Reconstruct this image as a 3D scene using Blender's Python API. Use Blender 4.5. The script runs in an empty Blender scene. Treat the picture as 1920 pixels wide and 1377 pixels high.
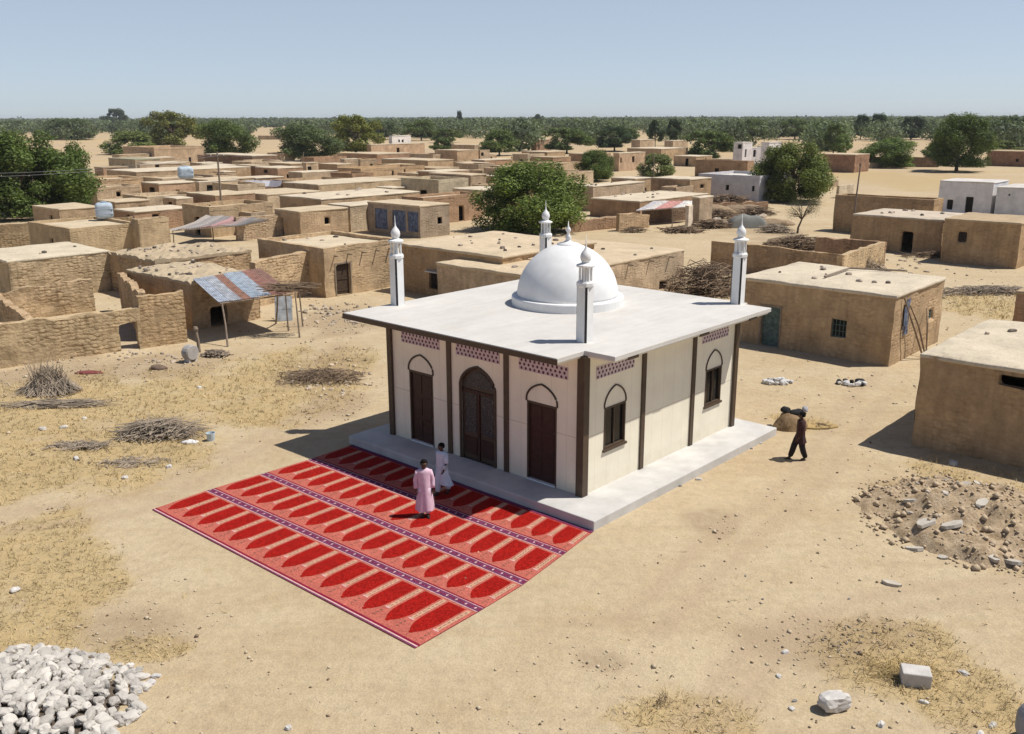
import bpy, bmesh, math, random
import numpy as np
from mathutils import Vector, Matrix, noise
SC = bpy.context.scene
COL = SC.collection
R = math.radians
rnd = random.Random(7)
# ------------------------------------------------------------------ camera
F_PX, CW, CH, CAMH = 1744.55, 1920.0, 1377.0, 11.5
PITCH, ROLL, TH = R(15.006), R(-0.16), R(47.79)
cam_d = bpy.data.cameras.new('camera'); cam = bpy.data.objects.new('camera', cam_d); COL.objects.link(cam)
cf = Vector((0, math.cos(PITCH), -math.sin(PITCH))); cu0 = Vector((0, math.sin(PITCH), math.cos(PITCH))); cr0 = Vector((1, 0, 0))
cr = cr0*math.cos(ROLL) + cu0*math.sin(ROLL); cu = cu0*math.cos(ROLL) - cr0*math.sin(ROLL)
CP = Vector((0, 0, CAMH))
cam.matrix_world = Matrix(((cr.x, cu.x, -cf.x, 0), (cr.y, cu.y, -cf.y, 0), (cr.z, cu.z, -cf.z, CAMH), (0, 0, 0, 1)))
cam_d.sensor_width = 36.0; cam_d.lens = F_PX/CW*36.0; cam_d.clip_start = 0.1; cam_d.clip_end = 20000
SC.camera = cam
# ------------------------------------------------------------------ light
SUN_AZ, SUN_EL = R(89), R(60.4)
SC.world = bpy.data.worlds.new('World'); SC.world.use_nodes = True
wn = SC.world.node_tree; bg = wn.nodes['Background']
sky = wn.nodes.new('ShaderNodeTexSky'); sky.sky_type = 'NISHITA'; sky.sun_disc = False
sky.sun_elevation = SUN_EL; sky.sun_rotation = SUN_AZ; sky.air_density = 0.5; sky.dust_density = 0.5; sky.ozone_density = 1.0
# thin pale haze veil low over the horizon, fading out higher up
wtc = wn.nodes.new('ShaderNodeTexCoord'); wsx = wn.nodes.new('ShaderNodeSeparateXYZ'); wmr = wn.nodes.new('ShaderNodeMapRange'); wmx = wn.nodes.new('ShaderNodeMix'); wmx.data_type = 'RGBA'
wn.links.new(wtc.outputs['Generated'], wsx.inputs[0]); wn.links.new(wsx.outputs[2], wmr.inputs[0])
wmr.inputs[1].default_value = 0.13; wmr.inputs[2].default_value = 0.34; wmr.inputs[3].default_value = 0.55; wmr.inputs[4].default_value = 0.0
wn.links.new(wmr.outputs[0], wmx.inputs[0]); wn.links.new(sky.outputs[0], wmx.inputs[6]); wmx.inputs[7].default_value = (4.7, 5.2, 5.7, 1)
wn.links.new(wmx.outputs[2], bg.inputs[0]); bg.inputs[1].default_value = 0.12
sl = bpy.data.lights.new('sun', 'SUN'); sl.energy = 5.0; sl.angle = R(0.53); sl.color = (1.0, 0.955, 0.88)
so = bpy.data.objects.new('sun', sl); COL.objects.link(so)
SUND = Vector((math.sin(SUN_AZ)*math.cos(SUN_EL), math.cos(SUN_AZ)*math.cos(SUN_EL), math.sin(SUN_EL)))
so.rotation_euler = (-SUND).to_track_quat('-Z', 'Y').to_euler(); so.location = (30, 0, 60)
SC.view_settings.view_transform = 'Standard'; SC.view_settings.look = 'None'; SC.view_settings.exposure = 0.06; SC.view_settings.gamma = 1.0
SC.view_settings.use_curve_mapping = False
SC.cycles.max_bounces = 6; SC.cycles.transparent_max_bounces = 4; SC.cycles.volume_bounces = 0

# ------------------------------------------------------------------ photo pixel <-> world
def ray(px, py):
    return (cf*F_PX + cr*(px-CW/2) - cu*(py-CH/2)).normalized()
def G(px, py, z=0.0):
    d = ray(px, py); return CP + d*((z-CAMH)/d.z)
def PX(P):
    d = Vector(P)-CP; k = d.dot(cf); return (CW/2+F_PX*d.dot(cr)/k, CH/2-F_PX*d.dot(cu)/k)
def depth(P): return (Vector(P)-CP).dot(cf)
def onplane(px, py, P, n):
    d = ray(px, py); return CP + d*((P-CP).dot(n)/d.dot(n))
Zv = Vector((0, 0, 1))
def axes(rot=0.0):
    a = TH+R(rot); return Vector((math.cos(a), math.sin(a), 0)), Vector((-math.sin(a), math.cos(a), 0))   # v (right-away), u (left-away)
# ------------------------------------------------------------------ materials
MATS = {}
def newmat(name):
    m = bpy.data.materials.new(name); m.use_nodes = True
    nt = m.node_tree; b = nt.nodes['Principled BSDF']; MATS[name] = m
    return m, nt, b
def nd(nt, t, **kw):
    n = nt.nodes.new('ShaderNode'+t)
    for k, v in kw.items():
        if k.startswith('i_'): n.inputs[k[2:].replace('_', ' ')].default_value = v
        else: setattr(n, k, v)
    return n
def math_n(nt, op, a, b=None, c=None):
    n = nt.nodes.new('ShaderNodeMath'); n.operation = op
    for i, x in enumerate((a, b, c)):
        if x is None: continue
        if isinstance(x, (int, float)): n.inputs[i].default_value = x
        else: nt.links.new(x, n.inputs[i])
    return n.outputs[0]
def mix_n(nt, fac, a, b, mode='MIX'):
    n = nt.nodes.new('ShaderNodeMix'); n.data_type = 'RGBA'; n.blend_type = mode
    for s, x in ((0, fac), (6, a), (7, b)):
        if isinstance(x, (int, float)): n.inputs[s].default_value = x
        elif isinstance(x, tuple): n.inputs[s].default_value = (*x[:3], 1)
        else: nt.links.new(x, n.inputs[s])
    return n.outputs[2]
def noise_n(nt, vec, scale, detail=4, rough=0.55, dist=0.0):
    n = nd(nt, 'TexNoise'); n.inputs['Scale'].default_value = scale; n.inputs['Detail'].default_value = detail
    n.inputs['Roughness'].default_value = rough; n.inputs['Distortion'].default_value = dist
    if vec is not None: nt.links.new(vec, n.inputs['Vector'])
    return n.outputs['Fac']
def ramp_n(nt, fac, lo, hi, a=0.0, b=1.0):
    n = nd(nt, 'MapRange'); n.inputs[1].default_value = lo; n.inputs[2].default_value = hi
    n.inputs[3].default_value = a; n.inputs[4].default_value = b
    nt.links.new(fac, n.inputs[0]); return n.outputs[0]
def bump_n(nt, h, strength, dist, prev=None):
    n = nd(nt, 'Bump'); n.inputs['Strength'].default_value = strength; n.inputs['Distance'].default_value = dist
    nt.links.new(h, n.inputs['Height'])
    if prev is not None: nt.links.new(prev, n.inputs['Normal'])
    return n.outputs[0]
def objvec(nt, off=True):
    tc = nd(nt, 'TexCoord')
    if not off: return tc.outputs['Object']
    oi = nd(nt, 'ObjectInfo'); va = nd(nt, 'VectorMath', operation='ADD')
    sc = nd(nt, 'VectorMath', operation='SCALE'); sc.inputs[0].default_value = (37, 23, 11)
    nt.links.new(oi.outputs['Random'], sc.inputs['Scale'])
    nt.links.new(tc.outputs['Object'], va.inputs[0]); nt.links.new(sc.outputs[0], va.inputs[1])
    return va.outputs[0]
def simple(name, col, rough=0.8, var=0.12, scale=4.0, bump=0.0, bscale=12.0, bdist=0.02, objcol=False, spec=0.3, metal=0.0):
    m, nt, b = newmat(name); v = objvec(nt)
    base = col
    if objcol:
        oi = nd(nt, 'ObjectInfo'); base = oi.outputs['Color']
    f = ramp_n(nt, noise_n(nt, v, scale), 0.3, 0.7, 1-var, 1+var)
    c = mix_n(nt, 1.0, base, f, 'MULTIPLY')
    nt.links.new(c, b.inputs['Base Color'])
    b.inputs['Roughness'].default_value = rough; b.inputs['Specular IOR Level'].default_value = spec; b.inputs['Metallic'].default_value = metal
    if bump: nt.links.new(bump_n(nt, noise_n(nt, v, bscale, 5), bump, bdist), b.inputs['Normal'])
    return m
def mudmat(name, brick, bstr, bh=0.15, bw=0.30):
    m, nt, b = newmat(name); v = objvec(nt, False)
    oi = nd(nt, 'ObjectInfo'); rv = objvec(nt)
    big = ramp_n(nt, noise_n(nt, rv, .7, 6, .66), .32, .68, .72, 1.15)
    fine = ramp_n(nt, noise_n(nt, rv, 6, 6, .7), .25, .75, .8, 1.16)
    mp = nd(nt, 'Mapping'); mp.inputs['Scale'].default_value = (2.2, 2.2, .25); nt.links.new(rv, mp.inputs[0])
    streak = ramp_n(nt, noise_n(nt, mp.outputs[0], 1.6, 4, .6), .3, .7, .86, 1.08)
    c0 = mix_n(nt, 1, oi.outputs['Color'], (1.17, 1.17, 1.18), 'MULTIPLY'); c = mix_n(nt, 1, c0, big, 'MULTIPLY'); c = mix_n(nt, 1, c, fine, 'MULTIPLY'); c = mix_n(nt, 1, c, streak, 'MULTIPLY')
    sx = nd(nt, 'SeparateXYZ'); nt.links.new(v, sx.inputs[0])
    cx = nd(nt, 'CombineXYZ'); nt.links.new(math_n(nt, 'ADD', sx.outputs[0], sx.outputs[1]), cx.inputs[0]); nt.links.new(sx.outputs[2], cx.inputs[1])
    wob = nd(nt, 'VectorMath', operation='ADD'); nz = nd(nt, 'TexNoise'); nz.inputs['Scale'].default_value = 1.7; nt.links.new(rv, nz.inputs['Vector'])
    s2 = nd(nt, 'VectorMath', operation='SCALE'); s2.inputs['Scale'].default_value = .16; nt.links.new(nz.outputs['Color'], s2.inputs[0])
    nt.links.new(cx.outputs[0], wob.inputs[0]); nt.links.new(s2.outputs[0], wob.inputs[1])
    sc2 = nd(nt, 'Mapping'); sc2.inputs['Scale'].default_value = (1/bw, 1/bh, 1); nt.links.new(wob.outputs[0], sc2.inputs[0])
    br = nd(nt, 'TexVoronoi', voronoi_dimensions='2D'); br.inputs['Scale'].default_value = 1; br.inputs['Randomness'].default_value = .62; nt.links.new(sc2.outputs[0], br.inputs['Vector'])
    edge = ramp_n(nt, br.outputs['Distance'], .30, .72)
    cell = nd(nt, 'SeparateColor'); nt.links.new(br.outputs['Color'], cell.inputs[0])
    cm = mix_n(nt, edge, ramp_n(nt, cell.outputs[0], 0, 1, .82, 1.16), (.66, .61, .55))
    msk = math_n(nt, 'MULTIPLY', ramp_n(nt, noise_n(nt, rv, .8, 4), .38, .6), brick)
    c = mix_n(nt, msk, c, mix_n(nt, 1, c, cm, 'MULTIPLY'))
    nt.links.new(c, b.inputs['Base Color']); b.inputs['Roughness'].default_value = .95; b.inputs['Specular IOR Level'].default_value = .1
    n1 = bump_n(nt, noise_n(nt, rv, 5, 6, .65), bstr, .06)
    n2 = bump_n(nt, math_n(nt, 'MULTIPLY', math_n(nt, 'SUBTRACT', 1.0, edge), msk), .8, .05, n1)
    nt.links.new(n2, b.inputs['Normal']); return m
mudmat('mud', .5, .5); mudmat('mudbrick', 1.0, .9, .17, .32)
def roofmat():
    m, nt, b = newmat('mudroof'); rv = objvec(nt); oi = nd(nt, 'ObjectInfo')
    f1 = ramp_n(nt, noise_n(nt, rv, .7, 6, .65), .3, .7, .8, 1.1); f2 = ramp_n(nt, noise_n(nt, rv, 9, 6, .7), .25, .75, .82, 1.14)
    c = mix_n(nt, 1, oi.outputs['Color'], f1, 'MULTIPLY'); c = mix_n(nt, 1, c, f2, 'MULTIPLY')
    st = ramp_n(nt, noise_n(nt, rv, 1.9, 7, .74), .57, .68)
    c = mix_n(nt, math_n(nt, 'MULTIPLY', st, .5), c, (.24, .185, .125))
    nt.links.new(c, b.inputs['Base Color']); b.inputs['Roughness'].default_value = .95; b.inputs['Specular IOR Level'].default_value = .1
    nt.links.new(bump_n(nt, noise_n(nt, rv, 7, 6, .7), .5, .05), b.inputs['Normal'])
roofmat()
simple('darkwood', (.055, .035, .022), .7, .3, 6, .2)
simple('doorwood', (.040, .014, .010), .5, .25, 5, .15)
simple('oldwood', (.23, .18, .135), .85, .25, 7, .3, 20)
simple('stick', (.33, .27, .205), .9, .35, 1.2)
simple('branch', (.21, .15, .10), .9, .4, 1.5)
simple('plaster', (.66, .64, .61), .85, .14, 1.2, .25, 9, .02, objcol=True)
simple('whitepaint', (.72, .715, .70), .55, .06, 2.6, .12, 5, .02)
simple('stripe', (.028, .026, .028), .5, .1)
simple('brownmetal', (.075, .050, .032), .5, .15)
simple('glass', (.006, .007, .008), .15, .1, spec=.3)
simple('darkhole', (.02, .017, .014), .9, .1)
simple('greenpaint', (.085, .125, .115), .7, .4, 5)
simple('bluepaint', (.10, .125, .19), .8, .6, 3)
simple('sheet', (.4, .4, .4), .55, .35, 3, .1, objcol=True, metal=.25)
simple('cloth', (.4, .4, .4), .9, .12, 8, .3, 18, .015, objcol=True)
simple('skin', (.075, .040, .026), .6, .1)
simple('hair', (.010, .009, .008), .95, .2, spec=.05)
simple('stone', (.66, .62, .58), .9, .14, 3, .4, 9, .03, objcol=True)
simple('tank', (.33, .40, .47), .5, .2, 3, objcol=True)
simple('rubber', (.02, .02, .02), .8, .2)
simple('straw', (.42, .30, .12), .9, .35, .7, objcol=True)
simple('bark', (.12, .09, .065), .9, .3, 5, .5, 15)
simple('wire', (.2, .2, .2), .5, .05)
simple('concrete', (.50, .485, .46), .9, .13, 1.3, .25, 14, .02)
def leafmat():
    m, nt, b = newmat('leaf'); oi = nd(nt, 'ObjectInfo'); ge = nd(nt, 'NewGeometry')
    f = ramp_n(nt, ge.outputs['Random Per Island'], 0, 1, .6, 1.75)
    tc = nd(nt, 'TexCoord'); f2 = ramp_n(nt, noise_n(nt, tc.outputs['Object'], 5.0, 3), .35, .65, .75, 1.25)
    c = mix_n(nt, 1, oi.outputs['Color'], f, 'MULTIPLY'); c = mix_n(nt, 1, c, f2, 'MULTIPLY'); f3 = ramp_n(nt, noise_n(nt, tc.outputs['Object'], .045, 3, .6), .36, .64, .6, 1.4); c = mix_n(nt, 1, c, f3, 'MULTIPLY')
    b.inputs['Roughness'].default_value = .65; b.inputs['Specular IOR Level'].default_value = .25
    nt.links.new(c, b.inputs['Base Color'])
    tr = nd(nt, 'BsdfTranslucent'); nt.links.new(mix_n(nt, 1, c, (1.15, 1.25, .7), 'MULTIPLY'), tr.inputs['Color'])
    ms = nd(nt, 'MixShader'); ms.inputs[0].default_value = .28
    nt.links.new(b.outputs[0], ms.inputs[1]); nt.links.new(tr.outputs[0], ms.inputs[2]); nt.links.new(ms.outputs[0], nt.nodes['Material Output'].inputs['Surface'])
leafmat()
def cream():
    m, nt, b = newmat('creampanel'); v = objvec(nt, False); sx = nd(nt, 'SeparateXYZ'); nt.links.new(v, sx.inputs[0])
    a = math_n(nt, 'ADD', sx.outputs[0], sx.outputs[1])
    d = math_n(nt, 'ABSOLUTE', math_n(nt, 'SUBTRACT', math_n(nt, 'FRACT', math_n(nt, 'MULTIPLY', a, 1/.62)), .5))
    seam = ramp_n(nt, d, .47, .495)
    dz = ramp_n(nt, math_n(nt, 'ABSOLUTE', math_n(nt, 'SUBTRACT', sx.outputs[2], 2.12)), .012, .022, 1, 0)
    s = math_n(nt, 'MAXIMUM', math_n(nt, 'MULTIPLY', seam, .55), dz)
    f = ramp_n(nt, noise_n(nt, v, 1.1, 4), .3, .7, .94, 1.05)
    c = mix_n(nt, 1, (.80, .745, .605), f, 'MULTIPLY'); c = mix_n(nt, math_n(nt, 'MULTIPLY', s, .4), c, (.36, .31, .24)); dn = noise_n(nt, v, 3.5, 6, .7); spl = math_n(nt, 'MULTIPLY', ramp_n(nt, math_n(nt, 'SUBTRACT', sx.outputs[2], math_n(nt, 'MULTIPLY', dn, 1.1)), -.25, .35, 1, 0), .24); c = mix_n(nt, spl, c, (.45, .36, .24))
    nt.links.new(c, b.inputs['Base Color']); b.inputs['Roughness'].default_value = .6; b.inputs['Specular IOR Level'].default_value = .3
    nt.links.new(bump_n(nt, s, -.3, .01), b.inputs['Normal'])
cream()
def whiteroof():
    m, nt, b = newmat('whiteroof'); v = objvec(nt, False)
    f = ramp_n(nt, noise_n(nt, v, .5, 6, .6), .3, .7, .9, 1.05); f2 = ramp_n(nt, noise_n(nt, v, 5, 5, .7), .3, .7, .95, 1.03)
    mp = nd(nt, 'Mapping'); mp.inputs['Scale'].default_value = (.25, 2.0, 1); mp.inputs['Rotation'].default_value = (0, 0, .7); nt.links.new(v, mp.inputs[0])
    f3 = ramp_n(nt, noise_n(nt, mp.outputs[0], 1.4, 5, .6), .35, .65, .94, 1.03)
    c = mix_n(nt, 1, (.565, .54, .50), f, 'MULTIPLY'); c = mix_n(nt, 1, c, f2, 'MULTIPLY'); c = mix_n(nt, 1, c, f3, 'MULTIPLY'); sn = ramp_n(nt, noise_n(nt, v, .9, 7, .7, .5), .56, .70, 0, .35); c = mix_n(nt, sn, c, (.47, .42, .34))
    nt.links.new(c, b.inputs['Base Color']); b.inputs['Roughness'].default_value = .8
    nt.links.new(bump_n(nt, noise_n(nt, v, 20, 4), .12, .01), b.inputs['Normal'])
whiteroof()
def weave(name, col, var=.25):
    m, nt, b = newmat(name); v = objvec(nt, False)
    f = ramp_n(nt, noise_n(nt, v, 26, 3, .8), .35, .65, 1-var, 1+var); f2 = ramp_n(nt, noise_n(nt, v, 1.5, 3), .3, .7, .92, 1.06)
    c = mix_n(nt, 1, col, f, 'MULTIPLY'); c = mix_n(nt, 1, c, f2, 'MULTIPLY'); nt.links.new(c, b.inputs['Base Color'])
    b.inputs['Roughness'].default_value = .95; b.inputs['Specular IOR Level'].default_value = .05
    nt.links.new(bump_n(nt, noise_n(nt, v, 60, 2), .3, .01), b.inputs['Normal'])
weave('c_pink', (.41, .115, .085), .4); weave('c_red', (.27, .010, .007), .6); weave('c_cream', (.47, .28, .185), .35); weave('c_purple', (.14, .042, .095), .6); weave('c_dark', (.20, .014, .035)); weave('c_light', (.58, .36, .34)); weave('c_brown', (.20, .09, .06))
simple('latticepink', (.56, .46, .48), .7, .08); simple('latticehole', (.10, .045, .075), .8, .1)
def woodcarve():
    m, nt, b = newmat('carved'); v = objvec(nt, False)
    vo = nd(nt, 'TexVoronoi'); vo.feature = 'DISTANCE_TO_EDGE'; vo.inputs['Scale'].default_value = 11; nt.links.new(v, vo.inputs['Vector'])
    f = ramp_n(nt, vo.outputs['Distance'], .03, .10, 1, 0)
    c = mix_n(nt, f, (.007, .007, .009), (.085, .080, .080)); nt.links.new(c, b.inputs['Base Color']); b.inputs['Roughness'].default_value = .5
    nt.links.new(bump_n(nt, vo.outputs['Distance'], .6, .02), b.inputs['Normal'])
woodcarve()
def ground_mat():
    m, nt, b = newmat('ground'); ge = nd(nt, 'NewGeometry'); P = ge.outputs['Position']
    at = nd(nt, 'Attribute', attribute_name='mask'); sp = nd(nt, 'SeparateColor'); nt.links.new(at.outputs['Color'], sp.inputs[0])
    n1 = noise_n(nt, P, .05, 5, .6); n2 = noise_n(nt, P, .42, 6, .62, .4); n3 = noise_n(nt, P, 3.2, 6, .7); n4 = noise_n(nt, P, 19, 5, .75)
    c = mix_n(nt, ramp_n(nt, n2, .3, .72), (.50, .405, .265), (.43, .325, .20))
    c = mix_n(nt, ramp_n(nt, n1, .45, .7, 0, .55), c, (.54, .45, .31))
    mp = nd(nt, 'Mapping'); mp.inputs['Scale'].default_value = (.12, 1.1, 1); mp.inputs['Rotation'].default_value = (0, 0, R(-16)); nt.links.new(P, mp.inputs[0])
    c = mix_n(nt, ramp_n(nt, noise_n(nt, mp.outputs[0], .9, 5, .6), .52, .7, 0, .5), c, (.40, .30, .185))
    dn = noise_n(nt, P, 1.3, 7, .72, .3); dry = math_n(nt, 'MULTIPLY', ramp_n(nt, math_n(nt, 'ADD', sp.outputs[0], math_n(nt, 'MULTIPLY', math_n(nt, 'SUBTRACT', dn, .5), 2.6)), .15, .95, 0, .8), ramp_n(nt, n4, .3, .62, .45, 1))
    c = mix_n(nt, dry, c, (.42, .305, .135))
    dirt = math_n(nt, 'MULTIPLY', ramp_n(nt, math_n(nt, 'ADD', sp.outputs[1], math_n(nt, 'MULTIPLY', math_n(nt, 'SUBTRACT', n3, .5), 3.2)), .35, 1.25, 0, .75), ramp_n(nt, n4, .3, .6, .5, 1))
    c = mix_n(nt, dirt, c, (.27, .195, .125))
    tk = math_n(nt, 'MULTIPLY', sp.outputs[2], ramp_n(nt, n3, .3, .7, .3, .85)); c = mix_n(nt, tk, c, (.40, .30, .20))
    c = mix_n(nt, 1, c, ramp_n(nt, n3, .25, .75, .84, 1.13), 'MULTIPLY'); c = mix_n(nt, 1, c, ramp_n(nt, n4, .2, .8, .74, 1.22), 'MULTIPLY')
    sx = nd(nt, 'SeparateXYZ'); nt.links.new(P, sx.inputs[0])
    far = ramp_n(nt, sx.outputs[1], 90, 320)
    n5 = noise_n(nt, P, .02, 4, .6)
    fc = mix_n(nt, ramp_n(nt, n5, .4, .6), (.46, .33, .175), (.40, .30, .20))
    c = mix_n(nt, math_n(nt, 'MULTIPLY', far, .6), c, fc)
    nt.links.new(c, b.inputs['Base Color']); b.inputs['Roughness'].default_value = .97; b.inputs['Specular IOR Level'].default_value = .05
    k1 = bump_n(nt, n3, .55, .10); k2 = bump_n(nt, n4, .6, .03, k1); nt.links.new(k2, b.inputs['Normal'])
ground_mat()
def moundmat():
    m, nt, b = newmat('dirt'); v = objvec(nt)
    n = noise_n(nt, v, 3, 6, .7); n2 = noise_n(nt, v, 14, 5, .75); oi = nd(nt, 'ObjectInfo')
    c = mix_n(nt, ramp_n(nt, n, .35, .65), oi.outputs['Color'], mix_n(nt, 1, oi.outputs['Color'], (.55, .5, .42), 'MULTIPLY')); c = mix_n(nt, 1, c, ramp_n(nt, n2, .25, .75, .7, 1.25), 'MULTIPLY')
    nt.links.new(c, b.inputs['Base Color']); b.inputs['Roughness'].default_value = .97
    nt.links.new(bump_n(nt, n2, .9, .06), b.inputs['Normal'])
moundmat()
M = MATS
# ------------------------------------------------------------------ mesh helpers
class MB:
    def __init__(s): s.v = []; s.f = []; s.m = []; s.slots = []
    def slot(s, mat):
        if mat not in s.slots: s.slots.append(mat)
        return s.slots.index(mat)
    def add(s, vs, fs, mat):
        o = len(s.v); k = s.slot(mat); s.v += [tuple(p) for p in vs]
        for f in fs: s.f.append(tuple(i+o for i in f)); s.m.append(k)
    def quad(s, a, b, c, d, mat): s.add([a, b, c, d], [(0, 1, 2, 3)], mat)
    def box(s, lo, hi, mat, rz=0, off=(0, 0, 0), tilt=None):
        (x0, y0, z0), (x1, y1, z1) = lo, hi
        vs = [Vector(p) for p in ((x0, y0, z0), (x1, y0, z0), (x1, y1, z0), (x0, y1, z0), (x0, y0, z1), (x1, y0, z1), (x1, y1, z1), (x0, y1, z1))]
        mt = Matrix.Translation(off) @ Matrix.Rotation(rz, 4, 'Z')
        if tilt: mt = mt @ Matrix.Rotation(tilt[0], 4, 'X') @ Matrix.Rotation(tilt[1], 4, 'Y')
        s.add([mt @ p for p in vs], [(0, 3, 2, 1), (4, 5, 6, 7), (0, 1, 5, 4), (1, 2, 6, 5), (2, 3, 7, 6), (3, 0, 4, 7)], mat)
    def tube(s, pts, rads, mat, n=6, cap=True):
        pts = [Vector(p) for p in pts]
        if isinstance(rads, (int, float)): rads = [rads]*len(pts)
        vs = []; fs = []
        for i, p in enumerate(pts):
            t = (pts[min(i+1, len(pts)-1)]-pts[max(i-1, 0)]).normalized()
            a = t.cross(Vector((.31, .77, .2)) if abs(t.z) > .9 else Zv).normalized(); b = t.cross(a)
            for k in range(n):
                an = 2*math.pi*k/n; vs.append(p+(a*math.cos(an)+b*math.sin(an))*rads[i])
        for i in range(len(pts)-1):
            for k in range(n):
                k2 = (k+1) % n; fs.append((i*n+k, i*n+k2, (i+1)*n+k2, (i+1)*n+k))
        if cap: fs.append(tuple(range(n))[::-1]); fs.append(tuple((len(pts)-1)*n+k for k in range(n)))
        s.add(vs, fs, mat)
    def lathe(s, prof, mat, n=16, c=(0, 0), sx=1, sy=1, cap=True):
        vs = []; fs = []
        for r, z in prof:
            for k in range(n):
                a = 2*math.pi*k/n; vs.append((c[0]+r*math.cos(a)*sx, c[1]+r*math.sin(a)*sy, z))
        for i in range(len(prof)-1):
            for k in range(n):
                k2 = (k+1) % n; fs.append((i*n+k, i*n+k2, (i+1)*n+k2, (i+1)*n+k))
        if cap: fs.append(tuple(range(n))[::-1]); fs.append(tuple((len(prof)-1)*n+k for k in range(n)))
        s.add(vs, fs, mat)
    def poly(s, pts, d, mat):      # polygon with thickness vector d (front face = pts)
        n = len(pts); pts = [Vector(p) for p in pts]; d = Vector(d)
        vs = pts+[p-d for p in pts]
        fs = [tuple(range(n)), tuple(range(2*n-1, n-1, -1))]+[(i, n+i, n+(i+1) % n, (i+1) % n) for i in range(n)]
        s.add(vs, fs, mat)
    def build(s, name, parent=None, color=None, smooth=False, weld=False):
        me = bpy.data.meshes.new(name); me.from_pydata(s.v, [], s.f)
        for m in s.slots: me.materials.append(M[m])
        me.polygons.foreach_set('material_index', s.m)
        bm = bmesh.new(); bm.from_mesh(me)
        if weld: bmesh.ops.remove_doubles(bm, verts=bm.verts, dist=weld)
        bmesh.ops.recalc_face_normals(bm, faces=bm.faces); bm.to_mesh(me); bm.free()
        if smooth: me.polygons.foreach_set('use_smooth', [True]*len(me.polygons))
        me.update(); return link(name, me, parent, color)
def link(name, me, parent=None, color=None):
    o = bpy.data.objects.new(name, me); COL.objects.link(o)
    if parent is not None: o.parent = parent
    if color: o.color = (*color, 1)
    return o
def np_mesh(name, V, Fc, mat):
    me = bpy.data.meshes.new(name); V = np.asarray(V, np.float32); Fc = np.asarray(Fc, np.int32)
    k = Fc.shape[1]
    me.vertices.add(len(V)); me.vertices.foreach_set('co', V.ravel())
    me.loops.add(Fc.size); me.loops.foreach_set('vertex_index', Fc.ravel())
    me.polygons.add(len(Fc)); me.polygons.foreach_set('loop_start', np.arange(0, Fc.size, k, dtype=np.int32))
    me.materials.append(M[mat]); me.update(calc_edges=True); me.validate(); return me
def tag(o, label, cat, group=None, kind=None):
    if label: o['label'] = label
    if cat: o['category'] = cat
    if group: o['group'] = group
    if kind: o['kind'] = kind
    return o
def thing(name, label, cat, loc=(0, 0, 0), rz=0.0, group=None):
    o = bpy.data.objects.new(name, None); COL.objects.link(o); o.empty_display_size = .3
    o.location = loc; o.rotation_euler = (0, 0, rz); return tag(o, label, cat, group)
def nz(p, f): return noise.noise(Vector(p)*f)
def nv(p, f): return noise.noise_vector(Vector(p)*f)

# ------------------------------------------------------------------ ground
DRY = []; DIRT = []
def ell(px, py, rx, ry):
    c = G(px, py); a = G(px, py-ry); b2 = G(px, py+ry); return (c.x, c.y, rx*depth(c)/F_PX, (a.y-b2.y)/2)
for e in [(120, 765, 240, 70), (60, 870, 200, 70), (240, 850, 170, 70), (330, 745, 200, 60), (520, 710, 170, 60), (640, 690, 60, 40), (500, 760, 140, 40), (80, 1060, 130, 70), (150, 1105, 90, 45), (20, 1200, 160, 60),
          (1690, 1230, 170, 75), (1810, 1290, 120, 80), (1290, 1345, 130, 45), (1500, 790, 60, 18), (1860, 570, 120, 30), (1890, 960, 190, 110), (1590, 520, 0.1, 1), (1700, 338, 120, 26), (1560, 300, 60, 8), (520, 268, 40, 16), (215, 262, 60, 20), (1840, 340, 60, 20), (260, 1215, 90, 30), (20, 895, 60, 22), (1850, 480, 90, 18), (60, 1000, 120, 40)]:
    DRY.append(ell(*e))
for e in [(1810, 960, 170, 90), (600, 690, 90, 45), (310, 690, 120, 30), (1500, 1200, 150, 60), (1330, 975, 60, 40), (250, 1180, 130, 45), (620, 760, 80, 30), (1130, 1235, 60, 25), (640, 600, 120, 30), (1370, 410, 90, 35), (1480, 455, 90, 15), (100, 700, 110, 40), (1650, 1190, 110, 35)]:
    DIRT.append(ell(*e))
def msk(lst, x, y):
    w = 0
    for cx, cy, rx, ry in lst:
        q = 1-((x-cx)/rx)**2-((y-cy)/ry)**2
        if q > -.6: w = max(w, min(1, (q+.35)*1.1+.9*nz((x, y, 3), .8)))
    return max(0, w)
P0 = Vector((2.34, 24.644, 0)); V0, U0 = axes()
HP, WU, WV, ZR = 0.294, 8.715, 9.058, 4.886
WC = P0+U0*1.4067+V0*1.2283      # near corner of the prayer hall's walls
TRK = [[G(*p) for p in pl_] for pl_ in ([(1330, 1377), (1460, 1220), (1620, 1150), (1930, 1120)], [(1250, 1377), (1400, 1210), (1600, 1120), (1930, 1085)], [(1180, 1160), (1330, 1010), (1480, 910), (1600, 740), (1650, 700)], [(1240, 1190), (1400, 1030), (1540, 910), (1660, 745)], [(20, 960), (250, 930), (420, 850), (640, 740)], [(0, 1000), (260, 960), (470, 850), (690, 740)])]
def trk(x, y):
    w = 0; q = Vector((x+.25*nz((x, y, 1), .4), y+.25*nz((x, y, 7), .4), 0))
    for pl_ in TRK:
        for a, b in zip(pl_, pl_[1:]):
            d = b-a; t = max(0, min(1, (q-a).dot(d)/d.length_squared)); e = (q-a-d*t).length
            if e < .5: w = max(w, 1-e/.5)
    return w
def flat_w(x, y):
    p = Vector((x, y, 0))-P0; a, b = p.dot(U0), p.dot(V0)
    d = max(-1.5-a, a-12, -8.5-b, b-12); return min(1, max(0, d/3))
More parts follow.
